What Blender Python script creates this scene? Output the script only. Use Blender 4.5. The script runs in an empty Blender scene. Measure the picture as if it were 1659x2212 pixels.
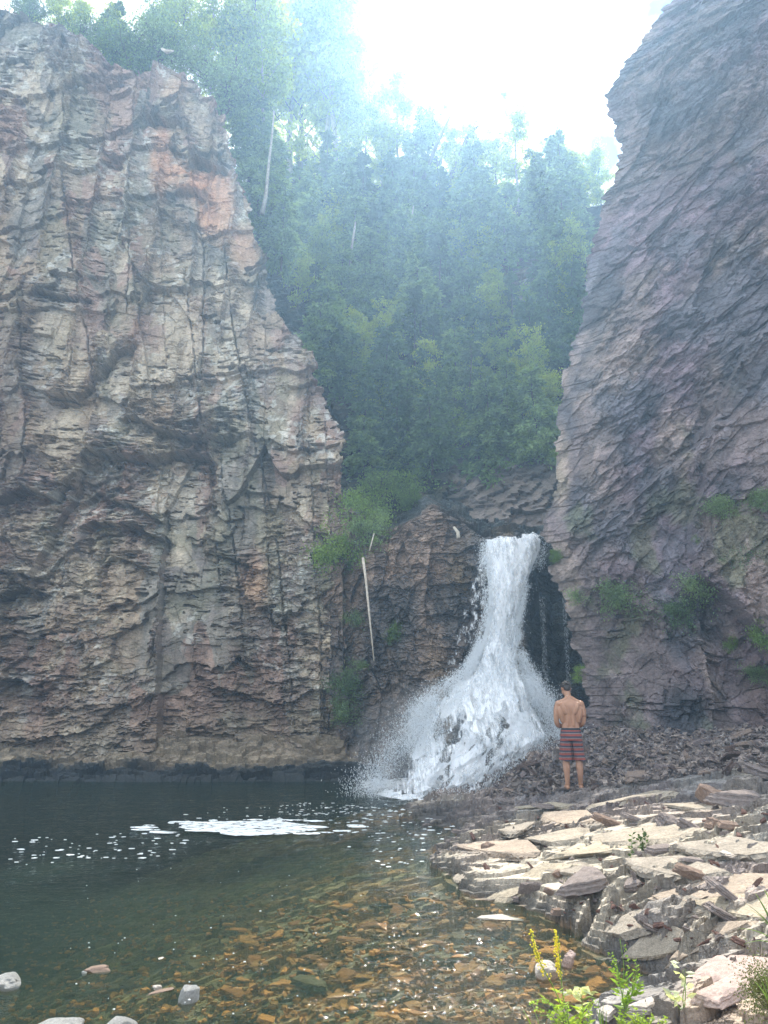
import bpy, bmesh, math, random
import numpy as np
from mathutils import Vector, Matrix

scene = bpy.context.scene
COL = scene.collection
rng = np.random.default_rng(7)
R = math.radians
PITCH = R(13.7); CAMZ = 2.1; FOC = 1639.0; CX = 829.5; CYP = 1106.0
SP, CP = math.sin(PITCH), math.cos(PITCH)

# ---------- sight lines of the photo, used to survey real positions ----------
def ray(px, py):
    a = (np.asarray(px, float) - CX) / FOC; b = (CYP - np.asarray(py, float)) / FOC
    return a, CP - b * SP, SP + b * CP
def at_z(px, py, z):
    x, y, zz = ray(px, py); t = (z - CAMZ) / zz
    return x * t, y * t, z + 0 * x
def at_y(px, py, y0, k=0.0):          # meets the plane  Y = y0 + k*Z
    x, y, zz = ray(px, py); t = (y0 + k * CAMZ) / (y - k * zz)
    return x * t, y * t, CAMZ + zz * t
def to_px(x, y, z):
    z = z - CAMZ; d = y * CP + z * SP; u = -y * SP + z * CP
    return CX + FOC * x / d, CYP - FOC * u / d

# ---------- noise ----------
_TAB = np.random.default_rng(1234).random((1024, 1024)).astype(np.float32).ravel()
from concurrent.futures import ThreadPoolExecutor
_POOL = ThreadPoolExecutor(4)
def threaded(fn):
    """run an elementwise function of arrays on row chunks in parallel"""
    def g(u, v, *a, **k):
        u = np.asarray(u, np.float32); v = np.asarray(v, np.float32); u, v = np.broadcast_arrays(u, v)
        if u.size < 40000: return fn(u, v, *a, **k)
        n = 16; us = np.array_split(u, n); vs = np.array_split(v, n)
        r = list(_POOL.map(lambda q: fn(q[0], q[1], *a, **k), zip(us, vs)))
        if isinstance(r[0], tuple): return tuple(np.concatenate([x[i] for x in r]) for i in range(len(r[0])))
        return np.concatenate(r)
    return g
def _h(ix, iy, s):
    s = int(s)
    ix = (np.asarray(ix, np.int32) + np.int32((s * 7919) & 1023)) & 1023; iy = (np.asarray(iy, np.int32) + np.int32((s * 104729 + 331) & 1023)) & 1023
    return _TAB.take((ix << 10) | iy)
def vnoise(x, y, s=0):
    fx0 = np.floor(x); fy0 = np.floor(y); fx = x - fx0; fy = y - fy0
    fx = fx * fx * (3 - 2 * fx); fy = fy * fy * (3 - 2 * fy)
    ix = fx0.astype(np.int32); iy = fy0.astype(np.int32)
    a = _h(ix, iy, s); b = _h(ix + 1, iy, s); c = _h(ix, iy + 1, s); d = _h(ix + 1, iy + 1, s)
    return (a + (b - a) * fx) * (1 - fy) + (c + (d - c) * fx) * fy
def _fbm(x, y, s=0, o=4):
    t = 0; a = 0.5; n = 0
    for k in range(o):
        t = t + a * vnoise(x, y, s + 17 * k); n += a; a *= 0.5; x = x * 2.03 + 5.1; y = y * 2.03 + 1.7
    return t / n
fbm = threaded(_fbm)
def cells(u, v, s=0, jit=0.95):
    iu = np.floor(u).astype(np.int32); iv = np.floor(v).astype(np.int32); j0 = np.float32(jit)
    best = np.full(u.shape, 1e9, np.float32); sec = best.copy()
    du = np.zeros(u.shape, np.float32); dv = du.copy(); ci = iu.copy(); cj = iv.copy()
    for a in (-1, 0, 1):
        for b in (-1, 0, 1):
            i = iu + a; j = iv + b
            ex = u - (i + np.float32(.5) + (_h(i, j, s) - np.float32(.5)) * j0); ey = v - (j + np.float32(.5) + (_h(i, j, s + 1) - np.float32(.5)) * j0); d = ex * ex + ey * ey
            m = d < best
            sec = np.where(m, best, np.minimum(sec, d))
            np.copyto(du, ex, where=m); np.copyto(dv, ey, where=m); np.copyto(ci, i, where=m); np.copyto(cj, j, where=m); np.copyto(best, d, where=m)
    return du, dv, _h(ci, cj, s + 5), _h(ci, cj, s + 6), _h(ci, cj, s + 7), np.sqrt(sec) - np.sqrt(best)
def _facet(u, v, su, sv, s, rot=0.0, tu=0.5, tv=0.5, shingle=0.5, warp=0.35):
    """faceted height 0..1 of broken rock: every cell its own offset and tilt; shingle > 0 pushes a cell's low edge out"""
    c, q = np.float32(math.cos(rot)), np.float32(math.sin(rot))
    a = (u * c + v * q) / np.float32(su); b = (-u * q + v * c) / np.float32(sv)
    a, b = a + warp * (_fbm(a * .9 + 9, b * .9, s + 50, 2) - .5) * 2, b + warp * (_fbm(a * .9, b * .9 + 7, s + 60, 2) - .5) * 2
    du, dv, r1, r2, r3, e = cells(a.astype(np.float32), b.astype(np.float32), s)
    return r1 + (r2 - .5) * tu * du + (r3 - .5) * tv * dv - shingle * dv, r3, e, r2
facet = threaded(_facet)
def _plates(u, v, sp, K, s, rot=0.0, ax=1.0, jag=.5, js=(.3, .1), oc=4):
    """broken layers: 1..0 falling slowly along v, jumping back out along irregular angular edges; sp = spacing, K = waviness"""
    c, q = np.float32(math.cos(rot)), np.float32(math.sin(rot)); a = u * c + v * q; b = -u * q + v * c
    n = _fbm(a / (sp * ax * 1.6), b / (sp * 1.6), s, oc) - .5
    _, _, r1, r2, r3, _ = cells((a / js[0]).astype(np.float32), (b / js[1]).astype(np.float32), s + 3)
    _, _, t1, t2, _, _ = cells((a / (js[0] * 3.1)).astype(np.float32), (b / (js[1] * 3.1)).astype(np.float32), s + 9)
    m = b / sp + K * 2 * n + jag * (t1 - .5) + jag * .4 * (r1 - .5)
    f = m - np.floor(m); return (1 - f) ** 1.15, _h(np.floor(m).astype(np.int32), (t2 * 3).astype(np.int32), s + 40), r2, f
plates = threaded(_plates)
def sstep(a, b, x):
    t = np.clip((x - a) / (b - a), 0, 1); return t * t * (3 - 2 * t)
def mix(a, b, t):
    t = np.asarray(t)[..., None]; return a * (1 - t) + b * t
def C(*c): return np.array(c, float)
def shift(a, di, dj):
    return np.roll(np.roll(a, di, 0), dj, 1)
def blur(a, n=1, ax=(0, 1)):
    for _ in range(n):
        for k in ax: a = (np.roll(a, 1, k) + a * 2 + np.roll(a, -1, k)) / 4
    return a

# ---------- objects ----------
def link(o, parent=None):
    COL.objects.link(o)
    if parent is not None: o.parent = parent
    return o
def tag(o, label=None, cat=None, group=None, kind=None):
    if label: o['label'] = label
    if cat: o['category'] = cat
    if group: o['group'] = group
    if kind: o['kind'] = kind
    return o
def empty(name, loc=(0, 0, 0), rz=0, s=1):
    o = bpy.data.objects.new(name, None); o.location = loc; o.rotation_euler = (0, 0, rz); o.scale = (s,) * 3
    o.empty_display_size = .2
    return link(o)
def np_mesh(name, V, F, col=None, smooth=False, mat=None):
    """V (n,3), F (m,3|4)"""
    V = np.ascontiguousarray(V, np.float32); F = np.ascontiguousarray(F, np.int32)
    me = bpy.data.meshes.new(name); k = F.shape[1]
    me.vertices.add(len(V)); me.vertices.foreach_set('co', V.ravel())
    me.loops.add(F.size); me.loops.foreach_set('vertex_index', F.ravel())
    me.polygons.add(len(F)); me.polygons.foreach_set('loop_start', np.arange(0, F.size, k, dtype=np.int32))
    me.polygons.foreach_set('use_smooth', np.full(len(F), bool(smooth)))
    me.update(calc_edges=True)
    if col is not None:
        at = me.color_attributes.new('col', 'FLOAT_COLOR', 'POINT')
        c = np.ones((len(V), 4), np.float32); c[:, :3] = col.reshape(-1, 3); at.data.foreach_set('color', c.ravel())
    if mat: me.materials.append(mat)
    return me
def grid_mesh(name, P, col=None, smooth=False, mat=None, flip=False, keep=None):
    n, m = P.shape[:2]; idx = np.arange(n * m).reshape(n, m)
    q = np.stack([idx[:-1, :-1], idx[:-1, 1:], idx[1:, 1:], idx[1:, :-1]], -1)
    if keep is not None: q = q[keep[:-1, :-1]]
    q = q.reshape(-1, 4)
    if flip: q = q[:, ::-1]
    return np_mesh(name, P.reshape(-1, 3), q, None if col is None else col, smooth, mat)
def obj(name, me, parent=None, loc=None):
    o = bpy.data.objects.new(name, me)
    if loc is not None: o.location = loc
    return link(o, parent)

class MB:
    """collects tubes, leaves and hulls into one mesh"""
    def __init__(s): s.V = []; s.Q = []; s.T = []; s.n = 0
    def add(s, V, Q=None, T=None):
        V = np.asarray(V, float).reshape(-1, 3); s.V.append(V)
        if Q is not None and len(Q): s.Q.append(np.asarray(Q) + s.n)
        if T is not None and len(T): s.T.append(np.asarray(T) + s.n)
        s.n += len(V)
    def tube(s, pts, rad, k=6, rad2=None, cap=True):
        pts = np.asarray(pts, float); n = len(pts); rad = np.broadcast_to(np.asarray(rad, float), (n,))
        t = np.gradient(pts, axis=0); t /= np.linalg.norm(t, axis=1)[:, None] + 1e-9
        up = C(0, 0, 1.) if abs(t[:, 2]).mean() < .8 else C(0, 1., 0)
        a = np.cross(t, up); a /= np.linalg.norm(a, axis=1)[:, None] + 1e-9; b = np.cross(a, t)
        th = np.arange(k) * 2 * math.pi / k
        r2 = rad if rad2 is None else np.asarray(rad2, float)
        V = pts[:, None] + a[:, None] * (np.cos(th)[None, :, None] * rad[:, None, None]) + b[:, None] * (np.sin(th)[None, :, None] * r2[:, None, None])
        V = V.reshape(-1, 3); Q = []
        i = np.arange(n - 1)[:, None] * k; j = np.arange(k)[None]; j2 = (j + 1) % k
        Q = np.stack([i + j, i + j2, i + k + j2, i + k + j], -1).reshape(-1, 4)
        T = []
        if cap:
            V = np.vstack([V, pts[0], pts[-1]])
            for q in range(k):
                T.append((n * k, (q + 1) % k, q)); T.append((n * k + 1, (n - 1) * k + q, (n - 1) * k + (q + 1) % k))
        s.add(V, Q, T)
    def leaves(s, cen, direc, L, W, fold=.25):
        """diamond leaves: cen (n,3), direc (n,3) unit, L, W (n,)"""
        n = len(cen); r = rng.normal(size=(n, 3)); side = np.cross(direc, r); side /= np.linalg.norm(side, axis=1)[:, None] + 1e-9
        nor = np.cross(side, direc); L = np.broadcast_to(L, (n,))[:, None]; W = np.broadcast_to(W, (n,))[:, None]
        a = cen; b = cen + direc * L; m = cen + direc * L * .45
        V = np.stack([a, m + side * W / 2 + nor * W * fold, b, m - side * W / 2 + nor * W * fold], 1).reshape(-1, 3)
        i = np.arange(n)[:, None] * 4
        s.add(V, None, np.concatenate([i + [0, 1, 2], i + [0, 2, 3]]))
    def ball(s, c, r, n=10, m=7):
        c = np.asarray(c, float); r = np.broadcast_to(np.asarray(r, float), (3,))
        th = np.linspace(0, math.pi, m); ph = np.arange(n) * 2 * math.pi / n
        V = np.stack([np.sin(th)[:, None] * np.cos(ph), np.sin(th)[:, None] * np.sin(ph), np.cos(th)[:, None] + 0 * ph], -1) * r + c
        i = np.arange(m - 1)[:, None] * n; j = np.arange(n)[None]; j2 = (j + 1) % n
        s.add(V, np.stack([i + j, i + n + j, i + n + j2, i + j2], -1).reshape(-1, 4))
    def mesh(s, name, mat=None, smooth=False):
        V = np.vstack(s.V); F = []
        if s.Q: F += np.concatenate(s.Q).tolist()
        if s.T: F += np.concatenate(s.T).tolist()
        if s.Q:
            me = bpy.data.meshes.new(name); me.from_pydata(V.tolist(), [], F); me.update()
            me.polygons.foreach_set('use_smooth', np.full(len(F), bool(smooth)))
            if mat: me.materials.append(mat)
            return me
        return np_mesh(name, V, np.concatenate(s.T), None, smooth, mat)

# ---------- materials ----------
class NT:
    def __init__(s, name):
        s.m = bpy.data.materials.new(name); s.m.use_nodes = True; s.t = s.m.node_tree; s.t.nodes.clear()
        s.out = s.n('ShaderNodeOutputMaterial')
    def n(s, typ, **k):
        nd = s.t.nodes.new(typ)
        for a, b in k.items():
            if a.startswith('i_'):
                q = a[2:]; q = int(q) if q.isdigit() else q.replace('_', ' ')
                nd.inputs[q].default_value = b
            else: setattr(nd, a, b)
        return nd
    def l(s, a, b): s.t.links.new(a, b)
    def noise(s, scale, detail=4, rough=.55, vec=None, dist=0):
        nd = s.n('ShaderNodeTexNoise', i_Scale=scale, i_Detail=detail, i_Roughness=rough, i_Distortion=dist)
        if vec is not None: s.l(vec, nd.inputs['Vector'])
        return nd
    def ramp(s, fac, stops):
        nd = s.n('ShaderNodeValToRGB'); e = nd.color_ramp.elements
        while len(e) > 1: e.remove(e[-1])
        for i, (p, c) in enumerate(stops):
            el = e[0] if i == 0 else e.new(p)
            el.position = p; el.color = (*c, 1) if hasattr(c, '__len__') else (c, c, c, 1)
        s.l(fac, nd.inputs[0]); return nd
    def mul(s, a, b, fac=1.0, mode='MULTIPLY'):
        nd = s.n('ShaderNodeMix', data_type='RGBA', blend_type=mode)
        nd.inputs[0].default_value = fac
        for q, x in ((6, a), (7, b)):
            if hasattr(x, 'is_linked') or hasattr(x, 'links'): s.l(x, nd.inputs[q])
            else: nd.inputs[q].default_value = (*x, 1)
        return nd.outputs[2]
    def math(s, op, a, b=None):
        nd = s.n('ShaderNodeMath', operation=op)
        for q, x in ((0, a), (1, b)):
            if x is None: continue
            if isinstance(x, (int, float)): nd.inputs[q].default_value = x
            else: s.l(x, nd.inputs[q])
        return nd.outputs[0]

def rock_mat(name, attr=True, base=(.3, .27, .23), rough=.85, bump=.32, scale=1.0, vary=False, wet=False, spec=.3, cracks=.8):
    m = NT(name); tc = m.n('ShaderNodeTexCoord'); v = tc.outputs['Object']
    mp = m.n('ShaderNodeMapping'); mp.inputs['Scale'].default_value = (1, 1, 1.5); m.l(v, mp.inputs[0])
    if attr: c = m.n('ShaderNodeAttribute', attribute_name='col').outputs['Color']
    else:
        c = m.mul(base, (1, 1, 1))
        if vary:
            oi = m.n('ShaderNodeObjectInfo')
            rr = m.ramp(oi.outputs['Random'], [(0, (.55, .45, .42)), (.25, (.8, .78, .76)), (.5, (1.15, 1.02, .9)), (.75, (1.0, .95, 1.0)), (1, (1.35, 1.28, 1.15))])
            rr.color_ramp.interpolation = 'CONSTANT'
            c = m.mul(c, rr.outputs[0])
    n1 = m.noise(1.7 * scale, 6, .65, v); r1 = m.ramp(n1.outputs['Fac'], [(.3, .72), (.7, 1.22)])
    n2 = m.noise(14 * scale, 5, .7, mp.outputs[0]); r2 = m.ramp(n2.outputs['Fac'], [(.3, .62), (.5, 1.0), (.70, 1.35)])
    n3 = m.noise(60 * scale, 3, .7, v); r3 = m.ramp(n3.outputs['Fac'], [(.35, .8), (.65, 1.15)])
    c = m.mul(c, r1.outputs[0]); c = m.mul(c, r2.outputs[0]); c = m.mul(c, r3.outputs[0])
    mp3 = m.n('ShaderNodeMapping'); mp3.inputs['Scale'].default_value = (1, 1, 1.9); m.l(v, mp3.inputs[0])
    wn = m.noise(2.5 * scale, 3, .6, v); ad = m.n('ShaderNodeMix', data_type='RGBA', blend_type='ADD'); ad.inputs[0].default_value = .22 / scale; m.l(mp3.outputs[0], ad.inputs[6]); m.l(wn.outputs['Color'], ad.inputs[7])
    crk = None
    for sc_, w_, lo_ in ((2.6, .020, .25), (8.0, .035, .40)):
        vo = m.n('ShaderNodeTexVoronoi', feature='DISTANCE_TO_EDGE'); vo.inputs['Scale'].default_value = sc_ * scale; m.l(ad.outputs[2], vo.inputs['Vector'])
        q_ = m.ramp(vo.outputs['Distance'], [(0, lo_), (w_, 1.0)]); fm = m.noise(1.1 * scale, 2, .5, v); ms = m.ramp(fm.outputs['Fac'], [(.46, 0), (.56, 1)])
        mx_c = m.n('ShaderNodeMix', data_type='RGBA'); m.l(ms.outputs[0], mx_c.inputs[0]); mx_c.inputs[6].default_value = (1, 1, 1, 1); m.l(q_.outputs[0], mx_c.inputs[7]); crk = mx_c.outputs[2] if crk is None else m.mul(crk, mx_c.outputs[2])
    c = m.mul(c, crk, cracks)
    hs = m.math('ADD', m.math('MULTIPLY', n2.outputs['Fac'], 1.0), m.math('MULTIPLY', n3.outputs['Fac'], .30))
    hs = m.math('ADD', hs, m.math('MULTIPLY', crk, .35))
    bp = m.n('ShaderNodeBump'); bp.inputs['Strength'].default_value = bump; bp.inputs['Distance'].default_value = .05; m.l(hs, bp.inputs['Height'])
    p = m.n('ShaderNodeBsdfPrincipled'); m.l(c, p.inputs['Base Color']); m.l(bp.outputs[0], p.inputs['Normal'])
    p.inputs['Roughness'].default_value = rough; p.inputs['Specular IOR Level'].default_value = spec
    m.l(p.outputs[0], m.out.inputs[0]); return m.m

def leaf_mat(name, c1, c2, trans=.45):
    m = NT(name); oi = m.n('ShaderNodeObjectInfo'); tc = m.n('ShaderNodeTexCoord')
    n = m.noise(1.3, 3, .6, tc.outputs['Object'])
    f = m.math('ADD', m.math('MULTIPLY', oi.outputs['Random'], .75), m.math('MULTIPLY', n.outputs['Fac'], .55))
    c = m.ramp(f, [(.2, c1), (.95, c2)]).outputs[0]
    ni = m.n('ShaderNodeNewGeometry'); rr = m.ramp(ni.outputs['Random Per Island'], [(0, .6), (1, 1.35)])
    c = m.mul(c, rr.outputs[0])
    d = m.n('ShaderNodeBsdfDiffuse'); t = m.n('ShaderNodeBsdfTranslucent'); m.l(c, d.inputs[0])
    m.l(m.mul(c, (1.5, 1.5, .7)), t.inputs[0])
    g = m.n('ShaderNodeBsdfGlossy', i_Roughness=.45); g.inputs[0].default_value = (.8, .85, .8, 1)
    x = m.n('ShaderNodeMixShader'); x.inputs[0].default_value = trans; m.l(d.outputs[0], x.inputs[1]); m.l(t.outputs[0], x.inputs[2])
    y = m.n('ShaderNodeMixShader'); y.inputs[0].default_value = .05; m.l(x.outputs[0], y.inputs[1]); m.l(g.outputs[0], y.inputs[2])
    m.l(y.outputs[0], m.out.inputs[0]); return m.m
def plain_mat(name, c, rough=.7, noise=8, amt=.35, spec=.3, bump=.2):
    m = NT(name); tc = m.n('ShaderNodeTexCoord'); n = m.noise(noise, 5, .6, tc.outputs['Object'])
    r = m.ramp(n.outputs['Fac'], [(.3, 1 - amt), (.7, 1 + amt)]); cc = m.mul(c, r.outputs[0])
    p = m.n('ShaderNodeBsdfPrincipled'); m.l(cc, p.inputs['Base Color']); p.inputs['Roughness'].default_value = rough
    p.inputs['Specular IOR Level'].default_value = spec
    b = m.n('ShaderNodeBump'); b.inputs['Strength'].default_value = bump; b.inputs['Distance'].default_value = .01; m.l(n.outputs['Fac'], b.inputs['Height']); m.l(b.outputs[0], p.inputs['Normal'])
    m.l(p.outputs[0], m.out.inputs[0]); return m.m
M_ROCK = rock_mat('weathered_rock', cracks=.0)
M_SLAB = rock_mat('slab_rock', bump=.55, spec=.45, rough=.7, cracks=.6)
M_BARK = plain_mat('bark', (.10, .085, .07), .9, 20, .4)
M_BIRCH = plain_mat('pale_bark', (.30, .28, .24), .8, 12, .4)
M_DRYWOOD = plain_mat('dry_wood', (.5, .44, .36), .8, 15, .25)
M_CEDAR = leaf_mat('cedar_foliage', (.07, .13, .055), (.21, .30, .12), .42)
M_SPRUCE = leaf_mat('spruce_foliage', (.045, .08, .035), (.10, .155, .065), .3)
M_BROAD = leaf_mat('broad_leaves', (.13, .22, .05), (.34, .41, .08), .62)
M_FRESH = leaf_mat('fresh_leaves', (.09, .17, .03), (.20, .30, .06), .45)
# ================= left cliff =================
LK = 0.12; LY = 21.5
def curve_x(pts, y0, k):
    """silhouette points of the photo as (z, x) on the cliff plane"""
    p = np.array(pts, float); x, y, z = at_y(p[:, 0], p[:, 1], y0, k); o = np.argsort(z); return z[o], x[o]
lz, lx = curve_x([(352, 128), (405, 150), (440, 190), (470, 215), (492, 270), (500, 330), (520, 400), (545, 460), (562, 520), (580, 600), (598, 680), (640, 750), (668, 790),
                  (700, 870), (722, 930), (738, 1000), (748, 1100), (748, 1300), (752, 1500), (762, 1650), (765, 1700)], LY, LK)
tp = np.array([(-200, 10), (0, 38), (60, 48), (130, 62), (160, 85), (190, 95), (240, 140), (300, 150), (330, 130), (350, 120), (420, 150), (600, 200)], float)
tx, _, tz = at_y(tp[:, 0], tp[:, 1], LY, LK)
ns, nt = 900, 1350
S = np.linspace(-17, 1.5, ns); T = np.linspace(-4.4, 30.0, nt)
s, t = np.meshgrid(S, T)
xe = np.interp(T, lz, lx)[:, None] + (.30 * (fbm(T * .9, T * 0 + 2, 5, 3) - .5) + .22 * (vnoise(np.floor(T * 2.3 + .5 * vnoise(T * 3, T * 0, 8)), T * 0, 6) - .5) + .10 * (vnoise(np.floor(T * 7), T * 0, 7) - .5))[:, None]
over = np.clip(s - xe, 0, None); x = np.minimum(s, xe)
zt = np.interp(x, tx, tz); ov = np.clip(t - zt, 0, None); z = np.minimum(t, zt) + .12 * ov
# big shapes
d = np.zeros_like(s)
f, _, _, _ = facet(s, t, 2.2, 8.0, 11, rot=.10, tu=.7, tv=.2, shingle=.1); d += .50 * f
rough = fbm(s * .35, t * .22, 31, 4)
rough = sstep(.51, .65, rough + .10 * sstep(9, 2, t) + .22 * sstep(-9.5, -11.2, s + .12 * t) * sstep(16, 10, t) + .06 * sstep(-5.5, -4, s))
f, l1, _, g1 = plates(t, s, 1.35, .35, 25, rot=0, ax=6, jag=.18, js=(.9, .16), oc=2); d += .13 * f                 # upright joints
jm = sstep(.16, .0, np.minimum(g1, 1 - g1)) * sstep(.42, .58, fbm(s * .8, t * .35, 46, 3) + .1)
JL = [([(290, 130), (280, 420), (270, 700)], .3), ([(395, 240), (440, 560), (430, 900), (470, 1290)], .4), ([(340, 300), (350, 700), (360, 1000)], .15), ([(140, 60), (130, 330), (160, 620), (210, 900)], .4), ([(480, 500), (500, 700), (560, 1000), (600, 1200), (640, 1640)], .4),
      ([(665, 780), (672, 1100), (690, 1400), (690, 1640)], .3), ([(700, 880), (712, 1200), (725, 1640)], .25), ([(40, 600), (60, 950), (30, 1200)], .5), ([(470, 950), (500, 1200), (530, 1500)], .35), ([(560, 960), (575, 1180), (590, 1400)], .3), ([(395, 560), (420, 800), (440, 960)], .4)]
for pl, am_ in JL:
    p = np.array(pl, float); jx, _, jz = at_y(p[:, 0], p[:, 1], LY, LK); o = np.argsort(jz); j = np.interp(t, jz[o], jx[o]) + .5 * (fbm(t * .5, s * .2, 47, 3) - .5)
    jm = np.maximum(jm, am_ * 2.2 * np.exp(-((s - j - .15) / .20) ** 2) * (t > jz.min()) * (t < jz.max()) * sstep(.38, .5, fbm(s * .6 + 5, t * .6, 48, 3)))
rough = np.clip(np.maximum(rough, jm), 0, 1)
f, l2, k3, g2 = plates(s, t, 2.6, 1.2, 21, rot=.06, ax=1.2, jag=.35, js=(.30, .16), oc=2); d += .26 * f
f, l3, _, g3 = plates(s, t, 1.1, .8, 22, rot=.04, ax=1.5, jag=.55, js=(.26, .12), oc=2); d += (.02 + .12 * rough) * f
f, c4, k4, g4 = plates(s, t, .30, 1.0, 23, rot=.04, ax=1.8, jag=.9, js=(.13, .06), oc=3); d += .060 * rough * f
f, _, _, _ = plates(s, t, .12, .8, 24, rot=0, ax=1.5, jag=.9, js=(.07, .03)); d += .022 * rough * f
_, c3, e3, _ = facet(s, t, .46, .42, 41, rot=.05)
f, _, _, _ = facet(s, t, .30, .20, 42, tu=.5, tv=.5, shingle=.3); d += (.003 + .05 * rough) * f
# scattered chipped notches in the smooth faces
_, n3, _, n2_ = facet(s, t, .34, .07, 43, warp=.6); _, n5, _, _ = facet(s, t, .14, .04, 44, warp=.6); pm = fbm(s * .9, t * .9, 45, 3); n3 = np.where(pm > .55, n3, 0); n5 = np.where(pm > .52, n5, 0); d -= .12 * (n3 > .91) + .06 * (n5 > .93)
d += .5 * (fbm(s * .25, t * .15, 71, 3) - .5) * 2
f, _, _, _ = plates(s, t, .24, .35, 49, rot=.05, ax=2, jag=1.0, js=(.22, .08), oc=2); d += .12 * np.clip(jm, 0, 1) * f
# vertical joints
def _stepn(q, sd):
    return vnoise(np.floor(q) + .5, q * 0 + .5 + sd, sd)
def joint(poly, w=.10, dep=.25):
    global d
    p = np.array(poly, float); jx, _, jz = at_y(p[:, 0], p[:, 1], LY, LK); o = np.argsort(jz)
    st = _stepn(t * 1.6, 81 + int(abs(jx[0]) * 10)) - .5
    j = np.interp(t, jz[o], jx[o]) + .10 * st + .05 * (k3 - .5); m = sstep(jz.min(), jz.min() + 1, t) * sstep(jz.max(), jz.max() - 1, t)
    # the rock on one side stands forward of the other, with a broken crack between
    e = s - j; d += dep * .55 * m * (sstep(-.9, 0, e) * (e < 0)); d -= dep * .8 * m * (np.abs(e - w * .4) < w * .5) * (c4 > .35)
for pl, am_ in JL: joint(pl, .035 + .03 * am_, .30 * am_)
# broken ledges: rock stands out above the line and is cut back below it
brk = np.zeros_like(d)
def ledge(poly, dep=.4, h=1.2, up=.35, upamt=.18, jag=.16):
    """poly in photo order left to right"""
    global d, brk
    p = np.array(poly, float); ex, _, ez = at_y(p[:, 0], p[:, 1], LY, LK)
    q = _stepn(s * 2.6 + .6 * k3, 91 + len(poly)) + .5 * _stepn(s * 7.0, 92); yy = np.interp(s, ex, ez) + jag * 1.6 * (q - .75) + .05 * (k3 - .5)
    side = sstep(ex.min() - .1, ex.min() + .35, s) * sstep(ex.max() + .1, ex.max() - .35, s)
    side = side * (.35 + .65 * (_stepn(s * 1.9, 97 + len(poly)) > .22))
    below = yy - t
    d -= dep * 1.05 * side * (below > 0) * np.clip(1 - below / h, 0, 1) ** 1.3 * (.75 + .5 * k3)
    a = side * np.clip(1 + below / (up * 1.6), 0, 1) ** 1.2 * (below <= 0)
    d += 1.35 * upamt * a * (.35 + 1.0 * k3 * (.7 + .3 * c4)); brk = np.maximum(brk, side * np.exp(-np.abs(below + up * .5) / (up * .9)))
ledge([(170, 1000), (185, 975), (290, 990), (330, 985), (345, 975), (380, 968), (440, 975), (470, 1010)], .62, 2.4, .55, .30)
ledge([(165, 1100), (200, 1060), (260, 1085), (330, 1110), (365, 1130)], .38, 1.1, .22, .12)
ledge([(170, 1150), (210, 1132), (300, 1140), (360, 1160), (372, 1175)], .50, 2.6, .20, .12)
ledge([(215, 1240), (250, 1205), (300, 1215), (345, 1235)], .25, .9, .2, .1)
ledge([(250, 900), (300, 905), (345, 925), (400, 945), (470, 950), (520, 945)], .40, .8, .55, .28)
ledge([(60, 640), (130, 632), (200, 650)], .25, .8, .25, .15)
ledge([(100, 850), (160, 860), (200, 835), (250, 760), (300, 745)], .35, .9, .45, .25)
ledge([(395, 345), (430, 330), (470, 350), (495, 370)], .35, .5, .35, .22)
ledge([(300, 265), (330, 240), (380, 250), (410, 262)], .25, .8, .3, .15)
ledge([(225, 330), (250, 345), (262, 352)], .25, .5, .2, .12)
ledge([(370, 425), (420, 415), (470, 440)], .25, .9, .2, .15)
ledge([(220, 1330), (260, 1310), (300, 1312)], .25, .8, .2, .1)
ledge([(500, 1210), (540, 1225), (560, 1240)], .3, .5, .4, .16); ledge([(430, 1190), (470, 1200), (520, 1215)], .2, .5, .3, .12)
ledge([(480, 1455), (510, 1425), (560, 1450)], .25, .8, .2, .1)
ledge([(0, 1090), (60, 1060), (120, 1080), (170, 1010)], .5, 1.4, .5, .3); ledge([(0, 1300), (60, 1270), (110, 1290)], .5, 1.5, .4, .25)
ledge([(0, 1480), (50, 1470), (110, 1500)], .4, 1.0, .4, .2)
# leg of the arch runs down to the left
p = np.array([(175, 985), (165, 1060), (120, 1140), (85, 1230), (60, 1320)], float); ax, _, az = at_y(p[:, 0], p[:, 1], LY, LK); o = np.argsort(az)
am = sstep(az.min(), az.min() + .8, t) * sstep(az.max() + .1, az.max() - .3, t); aj = np.interp(t, az[o], ax[o]) + .15 * (c3 - .5)
d -= .45 * am * (s > aj) * sstep(aj + 1.2, aj, s); brk = np.maximum(brk, am * np.exp(-np.abs(s - aj + .25) / .35))
f, _, _, _ = facet(s, t, .3, .11, 101, tu=.4, tv=.5, shingle=.9); d += .16 * brk * (f - .5)
d -= d.mean()
fade = 1 - sstep(0, 2.5, ov) * .8
P = np.stack([x - .9 * over + d * 0, LY + LK * z - d * fade * np.where(over > 0, .6, 1) + 1.0 * over + 1.6 * ov, z + .0 * s], -1)
P[..., 0] += np.where(over > 0, 1, sstep(.5, 0, xe - s)) * d * .22
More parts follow.
